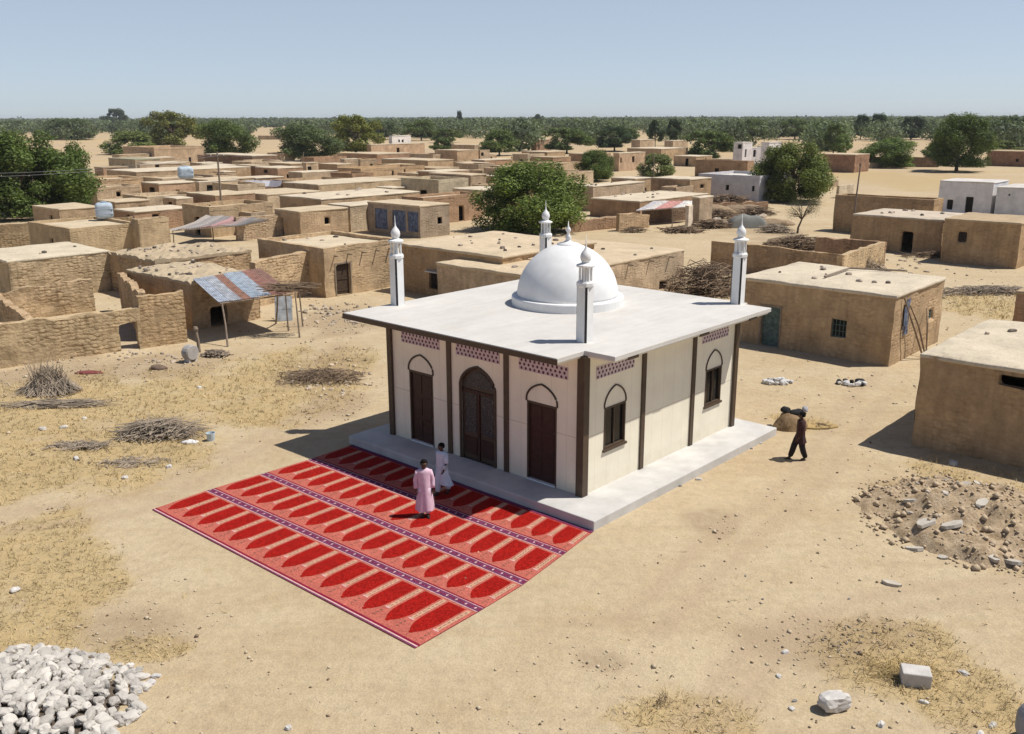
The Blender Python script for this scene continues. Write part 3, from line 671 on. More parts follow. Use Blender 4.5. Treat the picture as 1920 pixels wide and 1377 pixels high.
# ------------------------------------------------------------------ carpets
CARP = [((285, 957), (778, 1217), (894, 1150), (385, 922)), ((385, 922), (894, 1150), (978, 1099), (486, 891)), ((486, 891), (978, 1099), (1053, 1043), (575, 864)), ((575, 864), (1053, 1043), (1112, 996), (637, 841))]
CLAB = ['red prayer carpet strip lying farthest from the mosque plinth, thin striped outer edge', 'red prayer carpet strip second from the outer edge, all in the sun', 'red prayer carpet strip second from the plinth, under the man in pink', 'red prayer carpet strip right against the plinth, mostly in the shade']
for ci, (cn, lab) in enumerate(zip(CARP, CLAB)):
    Q = [G(*p) for p in cn]
    if ci == 3: Q[2] = P0-U0*.02-V0*.02; Q[3] = P0+U0*11.0-V0*.02
    og = Q[0].copy(); u = (Q[1]-Q[0]).length
    Lr = u; Wd = ((Q[3]-Q[0]).length+(Q[2]-Q[1]).length)/2
    t0z = .012+.004*(3-ci)
    def P(s, t, lift=0):             # s 0..1 along, t 0..1 across; ripple in the cloth
        a = Q[0].lerp(Q[1], s).lerp(Q[3].lerp(Q[2], s), t)
        return Vector((a.x-og.x, a.y-og.y, t0z+lift+.006*nz((a.x, a.y, 1), .9)))
    mb = MB(); n = 14; NS = 56; g = .004
    def strip(s0, s1, ta, tb, mat, lift=0, k=None):
        k = k or max(1, int((s1-s0)*NS)); 
        for i in range(k):
            a, b = s0+(s1-s0)*i/k, s0+(s1-s0)*(i+1)/k
            mb.quad(P(a, ta, lift), P(b, ta, lift), P(b, tb, lift), P(a, tb, lift), mat)
    for j in range(8): strip(g*0, 1, .003+j*.994/8, .003+(j+1)*.994/8, 'c_pink')
    for (sa, ta, sb, tb) in ((0, .003, 1, .003), (0, .997, 1, .997), (0, .003, 0, .997), (1, .003, 1, .997)):   # hem down to the ground
        for i in range(NS):
            a = P(sa+(sb-sa)*i/NS, ta+(tb-ta)*i/NS); b = P(sa+(sb-sa)*(i+1)/NS, ta+(tb-ta)*(i+1)/NS); mb.quad(a, b, b-Zv*.02, a-Zv*.02, 'c_dark')
    l = .003
    if ci == 0:
        for ta, tb, mt in ((.006, .028, 'c_purple'), (.028, .048, 'c_light'), (.048, .085, 'c_dark'), (.085, .10, 'c_pink')): strip(0, 1, ta, tb, mt, l)
        t1 = .11
    else:
        for ta, tb, mt in ((.006, .02, 'c_light'), (.02, .135, 'c_purple'), (.135, .146, 'c_light'), (.146, .178, 'c_dark')): strip(0, 1, ta, tb, mt, l)
        for i in range(110):         # little lozenges woven in the band
            s = (i+.5)/110; ds = .0026
            mb.quad(P(s-ds, .078, l*2), P(s, .046, l*2), P(s+ds, .078, l*2), P(s, .11, l*2), 'c_light' if i % 3 == 0 else 'c_dark')
        t1 = .185
    if ci == 3: strip(0, 1, .90, .93, 'c_dark', l); strip(0, 1, .93, .996, 'c_purple', l)
    t2 = .965 if ci < 3 else .885
    e = .006; w = (1-2*e)/n
    for i in range(n):
        a, b = e+i*w, e+(i+1)*w; c = a+w*.39; hw = w*.345
        def tt(q): return t1+(t2-t1)*q
        qs = lambda q: .035+.965*q
        prof = [(1.0, 1), (1.0, .46), (.95, .36), (.83, .265), (.64, .185), (.42, .125), (.24, .10), (.20, .06), (.0, .04)]
        prof = [(wa, qs(qa)) for wa, qa in prof]
        for (wa, qa), (wb, qb) in zip(prof, prof[1:]):
            kk = 4 if qa-qb > .2 else 1
            for k in range(kk):
                f0, f1 = k/kk, (k+1)/kk; q0, q1 = qa+(qb-qa)*f0, qa+(qb-qa)*f1; w0, w1 = wa+(wb-wa)*f0, wa+(wb-wa)*f1
                p = [P(c-hw*w0, tt(q0), l), P(c+hw*w0, tt(q0), l), P(c+hw*w1, tt(q1), l)]+([P(c-hw*w1, tt(q1), l)] if w1 > 0 else [])
                mb.add(p, [tuple(range(len(p)))], 'c_red')
        ca, cb = c+hw+w*.075, c+hw+w*.225          # pale pillar between two arches
        for k in range(4): q0, q1 = .36+.64*k/4, .36+.64*(k+1)/4; mb.quad(P(ca, tt(q0), l), P(cb, tt(q0), l), P(cb, tt(q1), l), P(ca, tt(q1), l), 'c_cream')
        for k in range(7):
            q0 = .40+k*.083; mb.quad(P(ca+w*.09, tt(q0), l*1.8), P(cb-w*.09, tt(q0), l*1.8), P(cb-w*.09, tt(q0+.05), l*1.8), P(ca+w*.09, tt(q0+.05), l*1.8), 'c_brown')
        mb.quad(P(ca-w*.03, tt(.33), l), P(cb+w*.03, tt(.33), l), P(cb+w*.03, tt(.355), l), P(ca-w*.03, tt(.355), l), 'c_light')
        if ci == 0 or i % 1 == 0:
            for k in range(3): q = .08+.07*k; mb.quad(P(c+w*.42, tt(q), l), P(c+w*.5, tt(q), l), P(c+w*.5, tt(q+.03), l), P(c+w*.42, tt(q+.03), l), 'c_brown')
    o = mb.build('prayer_carpet', None); o.location = og; tag(o, lab, 'carpet', 'prayer carpets laid in rows')

# ------------------------------------------------------------------ people
def person(label, loc, face, hgt, gown, trouser, pose, hem, flare=(0, 0)):
    """face = heading the body looks to (radians, world). Local: x = the person's left, -y = forward, z up, metres for 1.75 m"""
    k = hgt/1.75; root = thing('person', label, 'person', loc, face, None); root.scale = (k, k, k)
    V = []; E_ = []; Rr = []
    def ch(par, pts):
        for p, r in pts:
            V.append(p); Rr.append(r); i = len(V)-1
            if par is not None: E_.append((par, i))
            par = i
        return par
    pel = ch(None, [((0, 0, .93), .135)])
    ches = ch(pel, [((0, .005, 1.06), .125), ((0, .01, 1.22), .15), ((0, .01, 1.36), .14)])
    nk = ch(ches, [((0, 0, 1.46), .062), ((0, -.01, 1.52), .058)])
    hy = pose.get('head', 0); hx = -.02*hy
    chin = ch(nk, [((hx*.4, -.035, 1.565), .07), ((hx, -.02, 1.63), .088), ((hx, -.005, 1.69), .078)])
    ch(chin-1, [((hx*3.2, -.112, 1.615), .014)])                    # nose
    for s in (-1, 1): ch(chin-1, [((hx+s*.088, .0, 1.62), .018)])
    arms = {}
    for s in (-1, 1):
        el, wr = pose['arm'][s]
        sh = ch(ches, [((s*.185, .01, 1.385), .042)])
        e = ch(sh, [(tuple((Vector((s*.185, .01, 1.40))+Vector(el))/2), .05), (el, .042), (tuple((Vector(el)+Vector(wr))/2), .036), (wr, .028)])
        d = (Vector(wr)-Vector(el)).normalized(); side = d.cross(Vector((s, 0, 0))).normalized()
        palm = ch(e, [(tuple(Vector(wr)+d*.05), .030)])
        for q, ln in zip((-1.5, -.5, .5, 1.5), (.075, .09, .085, .065)):
            b = Vector(wr)+d*.085+side*q*.019; ch(palm, [(tuple(b), .0095), (tuple(b+d*ln*.55+Vector((-s*.008, 0, 0))), .009), (tuple(b+d*ln+Vector((-s*.024, 0, 0))), .008)])
        b = Vector(wr)+d*.03+side*-.035; ch(palm-0, [(tuple(b), .011), (tuple(b+d*.03+side*-.018), .0095), (tuple(b+d*.062+side*-.02), .008)])
        arms[s] = (el, wr)
    for s in (-1, 1):
        kn, an, toe = pose['leg'][s]
        ch(pel, [((s*.095, 0, .86), .095), (tuple((Vector((s*.095, 0, .86))+Vector(kn))/2), .082), (kn, .06), (tuple((Vector(kn)+Vector(an))/2+Vector((0, .02, 0))), .055), (an, .04), (tuple(Vector(an)*.5+Vector(toe)*.5+Vector((0, 0, -.01))), .04), (toe, .03)])
    me = bpy.data.meshes.new('body'); me.from_pydata(V, E_, []); me.materials.append(M['skin'])
    o = link('body', me, root); sk = o.modifiers.new('skin', 'SKIN'); sk.use_smooth_shade = True
    for i, r in enumerate(Rr): me.skin_vertices[0].data[i].radius = (r, r)
    me.skin_vertices[0].data[0].use_root = True
    o.modifiers.new('sub', 'SUBSURF').render_levels = 1; o.modifiers['sub'].levels = 1
    # hair: a cap of short hair
    mb = MB(); prof = []
    n = 14
    for i in range(7):
        a = math.pi/2*i/6
        prof.append((.108*math.cos(a)+.001, 1.655+.105*math.sin(a)))
    prof = [(.098, 1.59), (.108, 1.62)]+prof
    mb.lathe(prof, 'hair', n, (hx, .018), 1, 1.05)
    mb.v = [(x, y+(.06 if (y < -.05 and z < 1.67) else 0), z+.008*nz((x, y, z), 25)) for x, y, z in mb.v]; mb.build('hair', root, smooth=True)
    mb = MB()                        # eyes and mouth line
    for s in (-1, 1): mb.lathe([(.003, -.008), (.011, 0), (.003, .008)], 'hair', 8, (0, 0)); mb.v[-24:] = [(x+hx+s*.034-.0*s, y*.4-.099, z+1.635) for x, y, z in mb.v[-24:]]
    mb.build('eyes', root)
    # long shirt with folds
    mb = MB(); rings = [(1.485, .068, .072, 0), (1.465, .15, .10, 0), (1.42, .225, .125, .0), (1.36, .215, .13, .05), (1.25, .20, .14, .15), (1.05, .185, .145, .4), (.88, .20, .155, .7), (.65, .225, .17, 1.0), (.45, .25, .185, 1.3), (hem, .265, .20, 1.6)]
    rings = [r for r in rings if r[0] >= hem]; N = 28; vs = []; fs = []
    for z, rx, ry, fo in rings:
        q = max(0, min(1, (1.0-z)/(1.0-hem)))
        for i in range(N):
            a = 2*math.pi*i/N; f = 1+fo*.05*math.sin(a*5+z*2)+fo*.035*math.sin(a*9+1.3)
            vs.append((rx*f*math.cos(a)+flare[0]*q*q*(1 if math.cos(a)*flare[0] > 0 else .35), ry*f*math.sin(a)+.005+flare[1]*q*q, z+.012*fo*math.sin(a*4)))
    for j in range(len(rings)-1):
        for i in range(N): i2 = (i+1) % N; fs.append((j*N+i, j*N+i2, (j+1)*N+i2, (j+1)*N+i))
    mb.add(vs, fs, 'cloth')
    for s in (-1, 1):
        el, wr = arms[s]; S = Vector((s*.165, .01, 1.405)); E1, W1 = Vector(el), Vector(wr)
        mb.tube([S, (S+E1)/2, E1, (E1+W1)/2, E1.lerp(W1, .93)], [.080, .078, .07, .066, .072], 'cloth', 10, True)
    kz = mb.build('long_shirt', root, gown, smooth=True)
    mb = MB()
    for s in (-1, 1):
        kn, an, toe = pose['leg'][s]; A = Vector((s*.09, 0, .9)); Kn, An = Vector(kn), Vector(an)
        mb.tube([A, (A+Kn)/2, Kn, (Kn+An)/2, An+Vector((0, 0, .05)), An+Vector((0, 0, .015))], [.125, .12, .105, .10, .085, .062], 'cloth', 12)
    mb.build('trousers', root, trouser, smooth=True)
    mb = MB()
    for s in (-1, 1):
        kn, an, toe = pose['leg'][s]; d = Vector(toe)-Vector(an); d.z = 0; rz = math.atan2(d.y, d.x); c = (Vector(an)+Vector(toe))/2
        mb.lathe([(.01, 0), (1, .004), (1, .022), (.01, .026)], 'rubber', 10, (0, 0)); k0 = len(mb.v)-40
        for i in range(k0, len(mb.v)):
            x, y, z = mb.v[i]; x, y = x*.135, y*.048; mb.v[i] = (c.x+x*math.cos(rz)-y*math.sin(rz), c.y+x*math.sin(rz)+y*math.cos(rz), z)
    mb.build('sandals', root)
    return root
stand = dict(head=-.6, arm={-1: ((-.245, .03, 1.13), (-.235, -.04, .88)), 1: ((.245, .03, 1.13), (.25, -.03, .87))}, leg={-1: ((-.08, -.01, .50), (-.075, .03, .085), (-.085, -.13, .035)), 1: ((.09, -.03, .50), (.085, -.03, .085), (.10, -.18, .035))})
walk = dict(head=.9, arm={-1: ((-.23, .10, 1.13), (-.24, .06, .88)), 1: ((.23, -.06, 1.13), (.20, -.16, .92))}, leg={-1: ((-.09, -.12, .51), (-.085, -.14, .085), (-.09, -.31, .035)), 1: ((.09, .05, .49), (.085, .21, .10), (.09, .07, .04))})
stride = dict(head=0, arm={-1: ((-.22, .12, 1.14), (-.22, .12, .89)), 1: ((.22, -.04, 1.13), (.19, -.12, .90))}, leg={-1: ((-.09, -.16, .51), (-.085, -.27, .085), (-.09, -.43, .035)), 1: ((.09, .06, .50), (.085, .20, .085), (.09, .04, .035))})
g = G(797, 969); person('man in a long pale pink robe standing on the red carpet', (g.x, g.y, .025), R(8), 1.78, (.62, .44, .53), (.60, .45, .53), stand, .20)
g = G(830, 927); person('man in a pale grey-white robe walking across the shaded carpet', (g.x, g.y, .03), R(-35), 1.68, (.52, .60, .68), (.52, .58, .66), walk, .36, (.14, .02))
g = G(1497, 862); person('man in dark maroon shirt and trousers walking left on bare ground', (g.x, g.y, gz(g.x, g.y)), R(-86), 1.73, (.045, .018, .018), (.018, .013, .013), stride, .66)
# ------------------------------------------------------------------ houses (photo pixels of roof corners -> real footprints)
CLUTTER = []
# near and middle right
h = house('mud house with green double door and grilled window, right of the mosque', (1680, 553), 3.47, 1390, 1772, wall=(.40, .285, .17), roof=(.58, .50, .38), L_=[(1424, 578, 1464, 652, 'greendoor'), (1557, 601, 1588, 631, 'window')], R_=[(1741, 579, 1751, 601, 'window')], fine='green', over=.09); CLUTTER.append((h, 9))
HT = h
h = house('big mud house cut by the right edge, broken roof edge, no openings', (0, 0), 3.44, ul=9.5, vl=7.9, left=(1728, 661), L_=[(1872, 699, 1965, 722, 'hole')], wall=(.36, .25, .145), roof=(.57, .49, .37), over=.06); CLUTTER.append((h, 12)); HU = h
house('small dark mud hut behind the big house at the right edge', (0, 0), 2.6, ul=4, vl=4, left=(1906, 545), wall=MUDR, roof=ROOFD)
h = house('long tan mud house with one small square window below the white building', (1916, 418), 3.6, 1772, 1990, rot=0, vl=6, wall=(.37, .255, .145), roof=ROOFD, L_=[(1795, 436, 1813, 452, 'window')])
h = house('low tan mud house with pale rubble-strewn roof left of the long one', (1770, 412), 3.1, 1600, vl=7, rx=1, wall=(.37, .255, .145), roof=(.53, .45, .35)); CLUTTER.append((h, 6))
house('tall plain tan mud house behind the leaning pole', (1752, 376), 3.7, 1567, vl=2.6, rx=1, wall=(.36, .25, .145), roof=ROOFD, parapet=.5)
house('white plastered building with dark window and barred door at the right edge', (1864, 342), 4.2, 1763, 1892, wall=(.66, .645, .64), roof=(.60, .56, .52), wmat='plaster', L_=[(1774, 375, 1787, 393, 'window'), (1808, 370, 1826, 399, 'window')], group='whitewashed buildings', amp=.03, name='white_house')
house('lower right wing of the white plastered building, blank wall', (0, 0), 3.75, ul=9, vl=7, left=(1870, 350), wall=(.64, .63, .625), roof=(.58, .54, .49), wmat='plaster', L_=[(1866, 365, 1870, 368, 'hole'), (1890, 364, 1894, 367, 'hole')], group='whitewashed buildings', amp=.03, name='white_house')
house('brick house behind the white building, grey end panel', (1935, 284), 3.6, 1852, vl=8, rx=1, wall=(.30, .175, .115), roof=ROOFD, wmat='mudbrick', L_=[])
house('dark brick house with lit end wall beside the broad right-hand tree', (1604, 290), 3.8, 1543, 1631, wall=(.30, .185, .12), roof=ROOF, wmat='mudbrick')
mudwall('long low mud boundary wall under the round bush and tall tree at right', G(1632, 313), G(1760, 314), 2.3, wall=(.22, .16, .11), ragged=.1)
# behind the mosque
h = house('broad mud house behind the left minaret with shaded window wall', (942, 480), 3.3, 750, 0, vl=9.3, wall=(.39, .27, .155), roof=(.56, .45, .31), L_=[(806, 512, 828, 541, 'window')], over=.12); CLUTTER.append((h, 16)); HQ = h
h = house('mud house behind the dome with cracked sunlit wall and tiny window', (1012, 519), 2.75, 0, 1283, ul=8.5, wall=MUDL, roof=(.55, .44, .30), R_=[(1238, 528, 1251, 544, 'window')]); CLUTTER.append((h, 8)); HR = h
h = house('small low mud room between two houses just behind the dome', (1012, 487), 2.9, 968, 0, vl=4.5, wall=MUDR, roof=ROOF)
h = house('mud house with a narrow plank door left of the left minaret', (606, 467), 3.25, 483, 748, wall=(.45, .33, .20), roof=(.58, .48, .34), R_=[(632, 493, 656, 553, 'door')], over=.1, parapet=.22); CLUTTER.append((h, 8)); HP_ = h
h = house('mud block with rubble roof behind the tin awning', (355, 529), 2.75, 238, 482, R_=[(398, 572, 424, 640, 'hole')], wall=MUD, roof=(.46, .37, .25), amp=.09, wmat='mudbrick', rough=.13); CLUTTER.append((h, 24)); HJ = h
h = house('ruinous mud block with crumbling rubble roof behind the roofless rooms', (292, 489), 2.7, 203, 470, wall=MUD, roof=(.44, .35, .235), amp=.09, wmat='mudbrick', rough=.17); CLUTTER.append((h, 26)); HI = h
h = house('mud house with smooth pale roof at the left edge behind the ruin', (13, 489), 2.8, -60, 205, wall=(.43, .325, .20), roof=(.58, .50, .37), wmat='mudbrick', amp=.06); CLUTTER.append((h, 3))
h = house('mud house with bare flat roof under the nearer pale water tank', (130, 430), 2.9, 52, 262, wall=(.42, .315, .19), roof=(.56, .46, .32)); HK = h
house('tall mud house beside the dark doorway, left of the rag awning', (258, 413), 3.3, 244, 316, wall=(.43, .325, .20), roof=ROOF)
h = house('long mud house behind the rag awning with shaded gable', (392, 389), 3.0, 341, 512, wall=(.42, .31, .19), roof=ROOF); CLUTTER.append((h, 4))
mudwall('low mud courtyard wall below the roof with the water tank', G(-10, 470), G(254, 459), 2.3, 2.6, wall=(.42, .315, .19), ragged=.08)
mudwall('low sunlit mud wall right of the rag awning', G(446, 452), G(602, 436), 2.3, 2.0, wall=MUDL, ragged=.06)
mudwall('low mud wall running left from the plank-door house', G(484, 575), G(604, 548), 2.85, 3.0, wall=(.45, .33, .20), ragged=.1, th=.5)
h = house('mud house with slot window and long cream roof behind the tyre heap', (602, 373), 3.1, 523, 787, wall=MUD, roof=(.60, .51, .38), R_=[(621, 391, 637, 400, 'window')]); CLUTTER.append((h, 8))
house('tall square mud house with smooth grey-cream sunlit wall', (822, 338), 3.7, 752, 878, wall=(.46, .385, .26), roof=ROOF, L_=[(788, 357, 800, 388, 'hole')], amp=.03)
h = house('mud shop with blue painted panels along its shaded front', (787, 386), 3.2, 689, 0, vl=4, wall=(.32, .25, .18), roof=ROOF, L_=[(704, 393, 726, 428, 'panel'), (737, 396, 760, 432, 'panel'), (765, 398, 784, 434, 'panel')])
mudwall('brown mud wall left of the blue-panelled shop', G(664, 428), G(694, 432), 2.6, wall=MUDR, ragged=.06)
mudwall('sunlit mud yard wall between the blue-panelled shop and the round tree', G(788, 418), G(912, 404), 2.0, 2.2, wall=MUDL, ragged=.1)
house('long mud house with broad cream roof and dark gable, pole to its left', (596, 346), 3.0, 530, 752, wall=(.44, .335, .21), roof=(.57, .48, .35))
house('mud house with shaded front and grey end wall left of the round tree top', (882, 328), 3.2, 804, 912, wall=(.36, .27, .18), roof=ROOF)
house('long mud house with orange-tan sunlit wall and two slits', (676, 317), 3.0, 631, 796, wall=(.45, .315, .185), roof=(.60, .50, .37), R_=[(735, 320, 738, 331, 'hole'), (757, 316, 760, 324, 'hole')])
house('tiny mud hut with one dark window on the skyline of roofs', (646, 298), 3.4, 638, 671, wall=MUDL, roof=ROOFW, R_=[(643, 304, 649, 312, 'window')], name='mud_hut')
house('brown mud house below the bushy yellow-green tree', (707, 289), 3.3, 643, 770, wall=(.36, .23, .145), roof=ROOF)
house('wide pinkish mud house with a door, white upper room behind', (695, 271), 4.2, 688, 796, wall=(.47, .33, .215), roof=ROOFW, R_=[(744, 277, 749, 288, 'hole')])
house('white upper room with two small windows far behind the roofs', (735, 255), 6.4, 729, 770, wall=(.74, .68, .62), roof=(.7, .66, .6), R_=[(747, 262, 750, 267, 'window'), (753, 262, 757, 267, 'window')], wmat='plaster', name='white_house', group='whitewashed buildings')
house('low mud house with thin shaded front before the pinkish house', (802, 301), 3.0, 715, 850, wall=MUD, roof=ROOF)
house('mud house with pale sunlit wall left of the tall orange-tan block', (812, 290), 3.2, 768, 850, wall=MUDL, roof=ROOFW)
house('tall orange-tan mud block with dark left side', (857, 282), 4.2, 815, 897, wall=(.45, .315, .19), roof=ROOF)
house('little mud room with one window beside the tall orange-tan block', (900, 282), 4.0, 896, 918, wall=MUDL, roof=ROOFW, R_=[(902, 286, 907, 293, 'window')], name='mud_hut')
house('low brown mud house below the little windowed room', (909, 300), 2.9, 884, 960, wall=(.36, .23, .14), roof=ROOFW)
house('flat cream-roofed house among the far bushes left of centre', (890, 272), 3.5, 846, 899, wall=MUDL, roof=(.62, .54, .42))
house('tiny pale far house under the dark cypress', (890, 244), 4.5, 886, 921, wall=(.6, .5, .38), roof=ROOFW)
house('mud house far right of the water tower frame, stepped brick wall', (1006, 262), 4.0, 996, 1034, wall=(.40, .27, .18), roof=ROOF, wmat='mudbrick')
house('low mud house with rounded roof edge above the round tree', (1026, 285), 3.4, 978, 1060, wall=MUD, roof=ROOF)
# right of the round tree
h = house('mud house with cream roof and dark front just above the patched tin shack', (1200, 377), 2.2, 1107, 0, vl=15, wall=(.36, .235, .14), roof=(.60, .51, .38)); CLUTTER.append((h, 10))
house('small lit mud room at the right end of the patched tin shack', (1312, 370), 3.2, 1306, 1338, wall=MUDL, roof=ROOFW)
h = house('low mud house with pitted sunlit wall right of the round tree', (1112, 349), 3.2, 1083, 1209, wall=MUDL, roof=ROOFW); CLUTTER.append((h, 4))
house('mud house with half-shaded front below the pale bush', (1190, 335), 3.3, 1146, 1222, wall=MUD, roof=ROOFW)
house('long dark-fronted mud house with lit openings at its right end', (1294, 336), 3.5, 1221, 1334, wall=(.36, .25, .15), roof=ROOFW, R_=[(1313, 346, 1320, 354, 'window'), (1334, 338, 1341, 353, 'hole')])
house('long whitewashed house with rough white roof and two windows', (1425, 331), 3.6, 1310, 0, vl=10, wall=(.50, .49, .50), roof=(.64, .60, .55), wmat='plaster', L_=[(1360, 347, 1367, 357, 'window'), (1409, 349, 1415, 359, 'window')], group='whitewashed buildings', amp=.04, name='white_house')
house('long low brown mud house left of the broad right-hand tree', (1402, 303), 3.3, 1304, 1414, wall=(.34, .225, .14), roof=ROOF)
house('mud house with deep porch recess among the far trees', (1161, 287), 4.0, 1150, 1210, wall=(.45, .32, .21), roof=ROOFW, R_=[(1163, 296, 1166, 306, 'hole'), (1185, 293, 1190, 305, 'hole')])
house('left half of a derelict white two-part building by the trees', (1393, 267), 6.2, 1376, 1411, wall=(.62, .58, .56), roof=(.6, .56, .5), wmat='plaster', L_=[(1383, 271, 1391, 279, 'window')], R_=[(1396, 280, 1400, 295, 'hole')], group='whitewashed buildings', name='white_house')
house('middle link of the derelict white building, low, with a doorway', (1406, 277), 4.8, 1402, 1432, wall=(.60, .55, .53), roof=(.6, .56, .5), wmat='plaster', R_=[(1412, 281, 1418, 295, 'hole')], group='whitewashed buildings', name='white_house')
house('right half of a derelict white two-part building by the broad tree', (1442, 267), 6.0, 1428, 1467, wall=(.70, .66, .63), roof=(.6, .56, .5), wmat='plaster', R_=[(1445, 281, 1452, 295, 'hole')], group='whitewashed buildings', name='white_house')
house('crumbled tan mud house between far trees, tall left part', (1200, 262), 4.5, 1184, 1226, wall=MUDL, roof=ROOFW)
house('crumbled tan mud house between far trees, right part', (1262, 264), 4.5, 1246, 1290, wall=MUDL, roof=ROOFW)
house('long low mud house in front of the crumbled far houses', (1240, 279), 3.4, 1176, 1290, wall=MUD, roof=ROOFW)
# left side, middle and far rows
house('long mud house with dark gable beside the big left tree', (190, 337), 3.2, 148, 268, wall=(.45, .315, .185), roof=ROOFW)
house('mud house with reddish sunlit wall right of the tree-side house', (297, 344), 3.0, 265, 368, wall=(.44, .295, .185), roof=ROOFW, L_=[(280, 352, 289, 370, 'hole')])
house('mud house with one square and one arched opening by the pole', (372, 341), 3.1, 365, 447, wall=MUDL, roof=ROOFW, R_=[(389, 348, 400, 360, 'window'), (420, 343, 436, 362, 'hole')])
h = house('wide mud house with the farther pale tank on its roof', (255, 322), 3.0, 200, 470, wall=MUD, roof=ROOFW)
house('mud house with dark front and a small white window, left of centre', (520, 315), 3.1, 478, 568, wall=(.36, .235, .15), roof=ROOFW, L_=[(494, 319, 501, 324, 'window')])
house('small mud hut with one window left of the orange-tan wall', (574, 305), 3.4, 566, 596, wall=MUDL, roof=ROOF, R_=[(577, 312, 584, 320, 'window')], name='mud_hut')
house('low mud house with shaded front between two little huts', (632, 308), 2.9, 597, 662, wall=MUD, roof=ROOF)
house('low mud house with long lit wall before the two little huts', (566, 323), 2.9, 540, 633, wall=MUDL, roof=ROOFW)
house('big tan block with brick gable below the leafy left trees', (288, 277), 4.4, 230, 381, wall=(.46, .335, .215), roof=ROOFW, parapet=.5)
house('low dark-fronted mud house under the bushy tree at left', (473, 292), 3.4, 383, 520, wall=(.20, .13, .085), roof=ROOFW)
house('low mud house with grey-green roof left of the doorway wall', (253, 299), 3.0, 203, 300, wall=(.38, .30, .20), roof=(.34, .32, .22))
house('low mud house with a single doorway and bright wall end', (262, 308), 3.2, 256, 340, wall=MUDL, roof=ROOFW, R_=[(291, 302, 298, 316, 'hole')])
house('thin-roofed mud house behind the pole top', (412, 310), 3.0, 374, 445, wall=MUDR, roof=ROOFW)
house('small brown mud house right of the pole', (480, 311), 3.1, 443, 505, wall=MUDR, roof=ROOF)
house('low pale mud house just below the farther pale tank', (180, 352), 2.6, 120, 262, wall=MUDL, roof=ROOFW, ul=5)
house('sunlit mud house at the foot of the big left tree', (110, 392), 2.6, 60, 190, wall=(.40, .29, .18), roof=ROOF)
# ruin walls at the left
RG = 'roofless mud walls of the left ruin'
mudwall('front wall of the left ruin with plaster and a doorway gap', G(-40, 697), G(270, 653), 2.2, 2.15, ops=[(222, 660, 264, 606)], wall=(.44, .33, .195), group=RG, th=.42, ragged=.2)
mudwall('taller brick wall beside the ruin doorway, left of the tin awning', G(268, 653), G(352, 642), 2.75, 2.85, wall=(.44, .315, .18), group=RG, th=.42, ragged=.26)
mudwall('long inner brick wall of the left ruin', G(-40, 612), G(180, 584), 1.95, 2.15, wall=(.44, .325, .195), group=RG, th=.4, ragged=.24)
mudwall('side wall of the left ruin with a broken top, in shade', G(268, 640), G(228, 583), 2.75, 2.5, wall=MUD, group=RG, th=.38, ragged=.3)
mudwall('low broken side wall at the far left of the ruin', G(75, 680), G(-20, 600), 1.9, 2.0, wall=MUD, group=RG, th=.38, ragged=.3)
# yard of the walled enclosure at right
YG = 'mud walls of the brush yard'
A = G(1590, 520); house_h = 2.2
a_ = G(1580, 478, 2.1); b_ = G(1334, 450, 2.3); c_ = G(1660, 453, 1.9); d_ = G(1530, 444, 1.8)
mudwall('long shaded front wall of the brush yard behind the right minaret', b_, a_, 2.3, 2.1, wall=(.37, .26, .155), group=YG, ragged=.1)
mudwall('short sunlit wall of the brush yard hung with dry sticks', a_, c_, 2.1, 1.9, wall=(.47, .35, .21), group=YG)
mudwall('back wall of the brush yard, half hidden by debris', c_, d_, 1.9, 1.8, wall=MUDR, group=YG)
mudwall('broken mud wall left of the patched tin shack', G(1160, 434), G(1218, 427), 1.9, 1.6, wall=MUD, ragged=.35, amp=.12)
mudwall('low shaded mud wall beside the round tree', G(1068, 437), G(1158, 428), 1.3, 1.2, wall=MUDR, ragged=.1)
mudwall('low mud wall with two pillars near the leaning pole', G(1572, 372), G(1600, 368), 1.8, wall=(.5, .42, .3), ragged=.1)
mudwall('low mud field wall in front of the dark brick house', G(1500, 365), G(1572, 350), 1.2, wall=MUDL, ragged=.2)
mudwall('crumbling mud wall below the long white house', G(1300, 398), G(1440, 392), 1.3, 1.0, wall=MUDR, ragged=.4, amp=.12)
mudwall('low mud wall on the field edge at far left', G(484, 262), G(540, 262), 2.2, wall=MUDL)
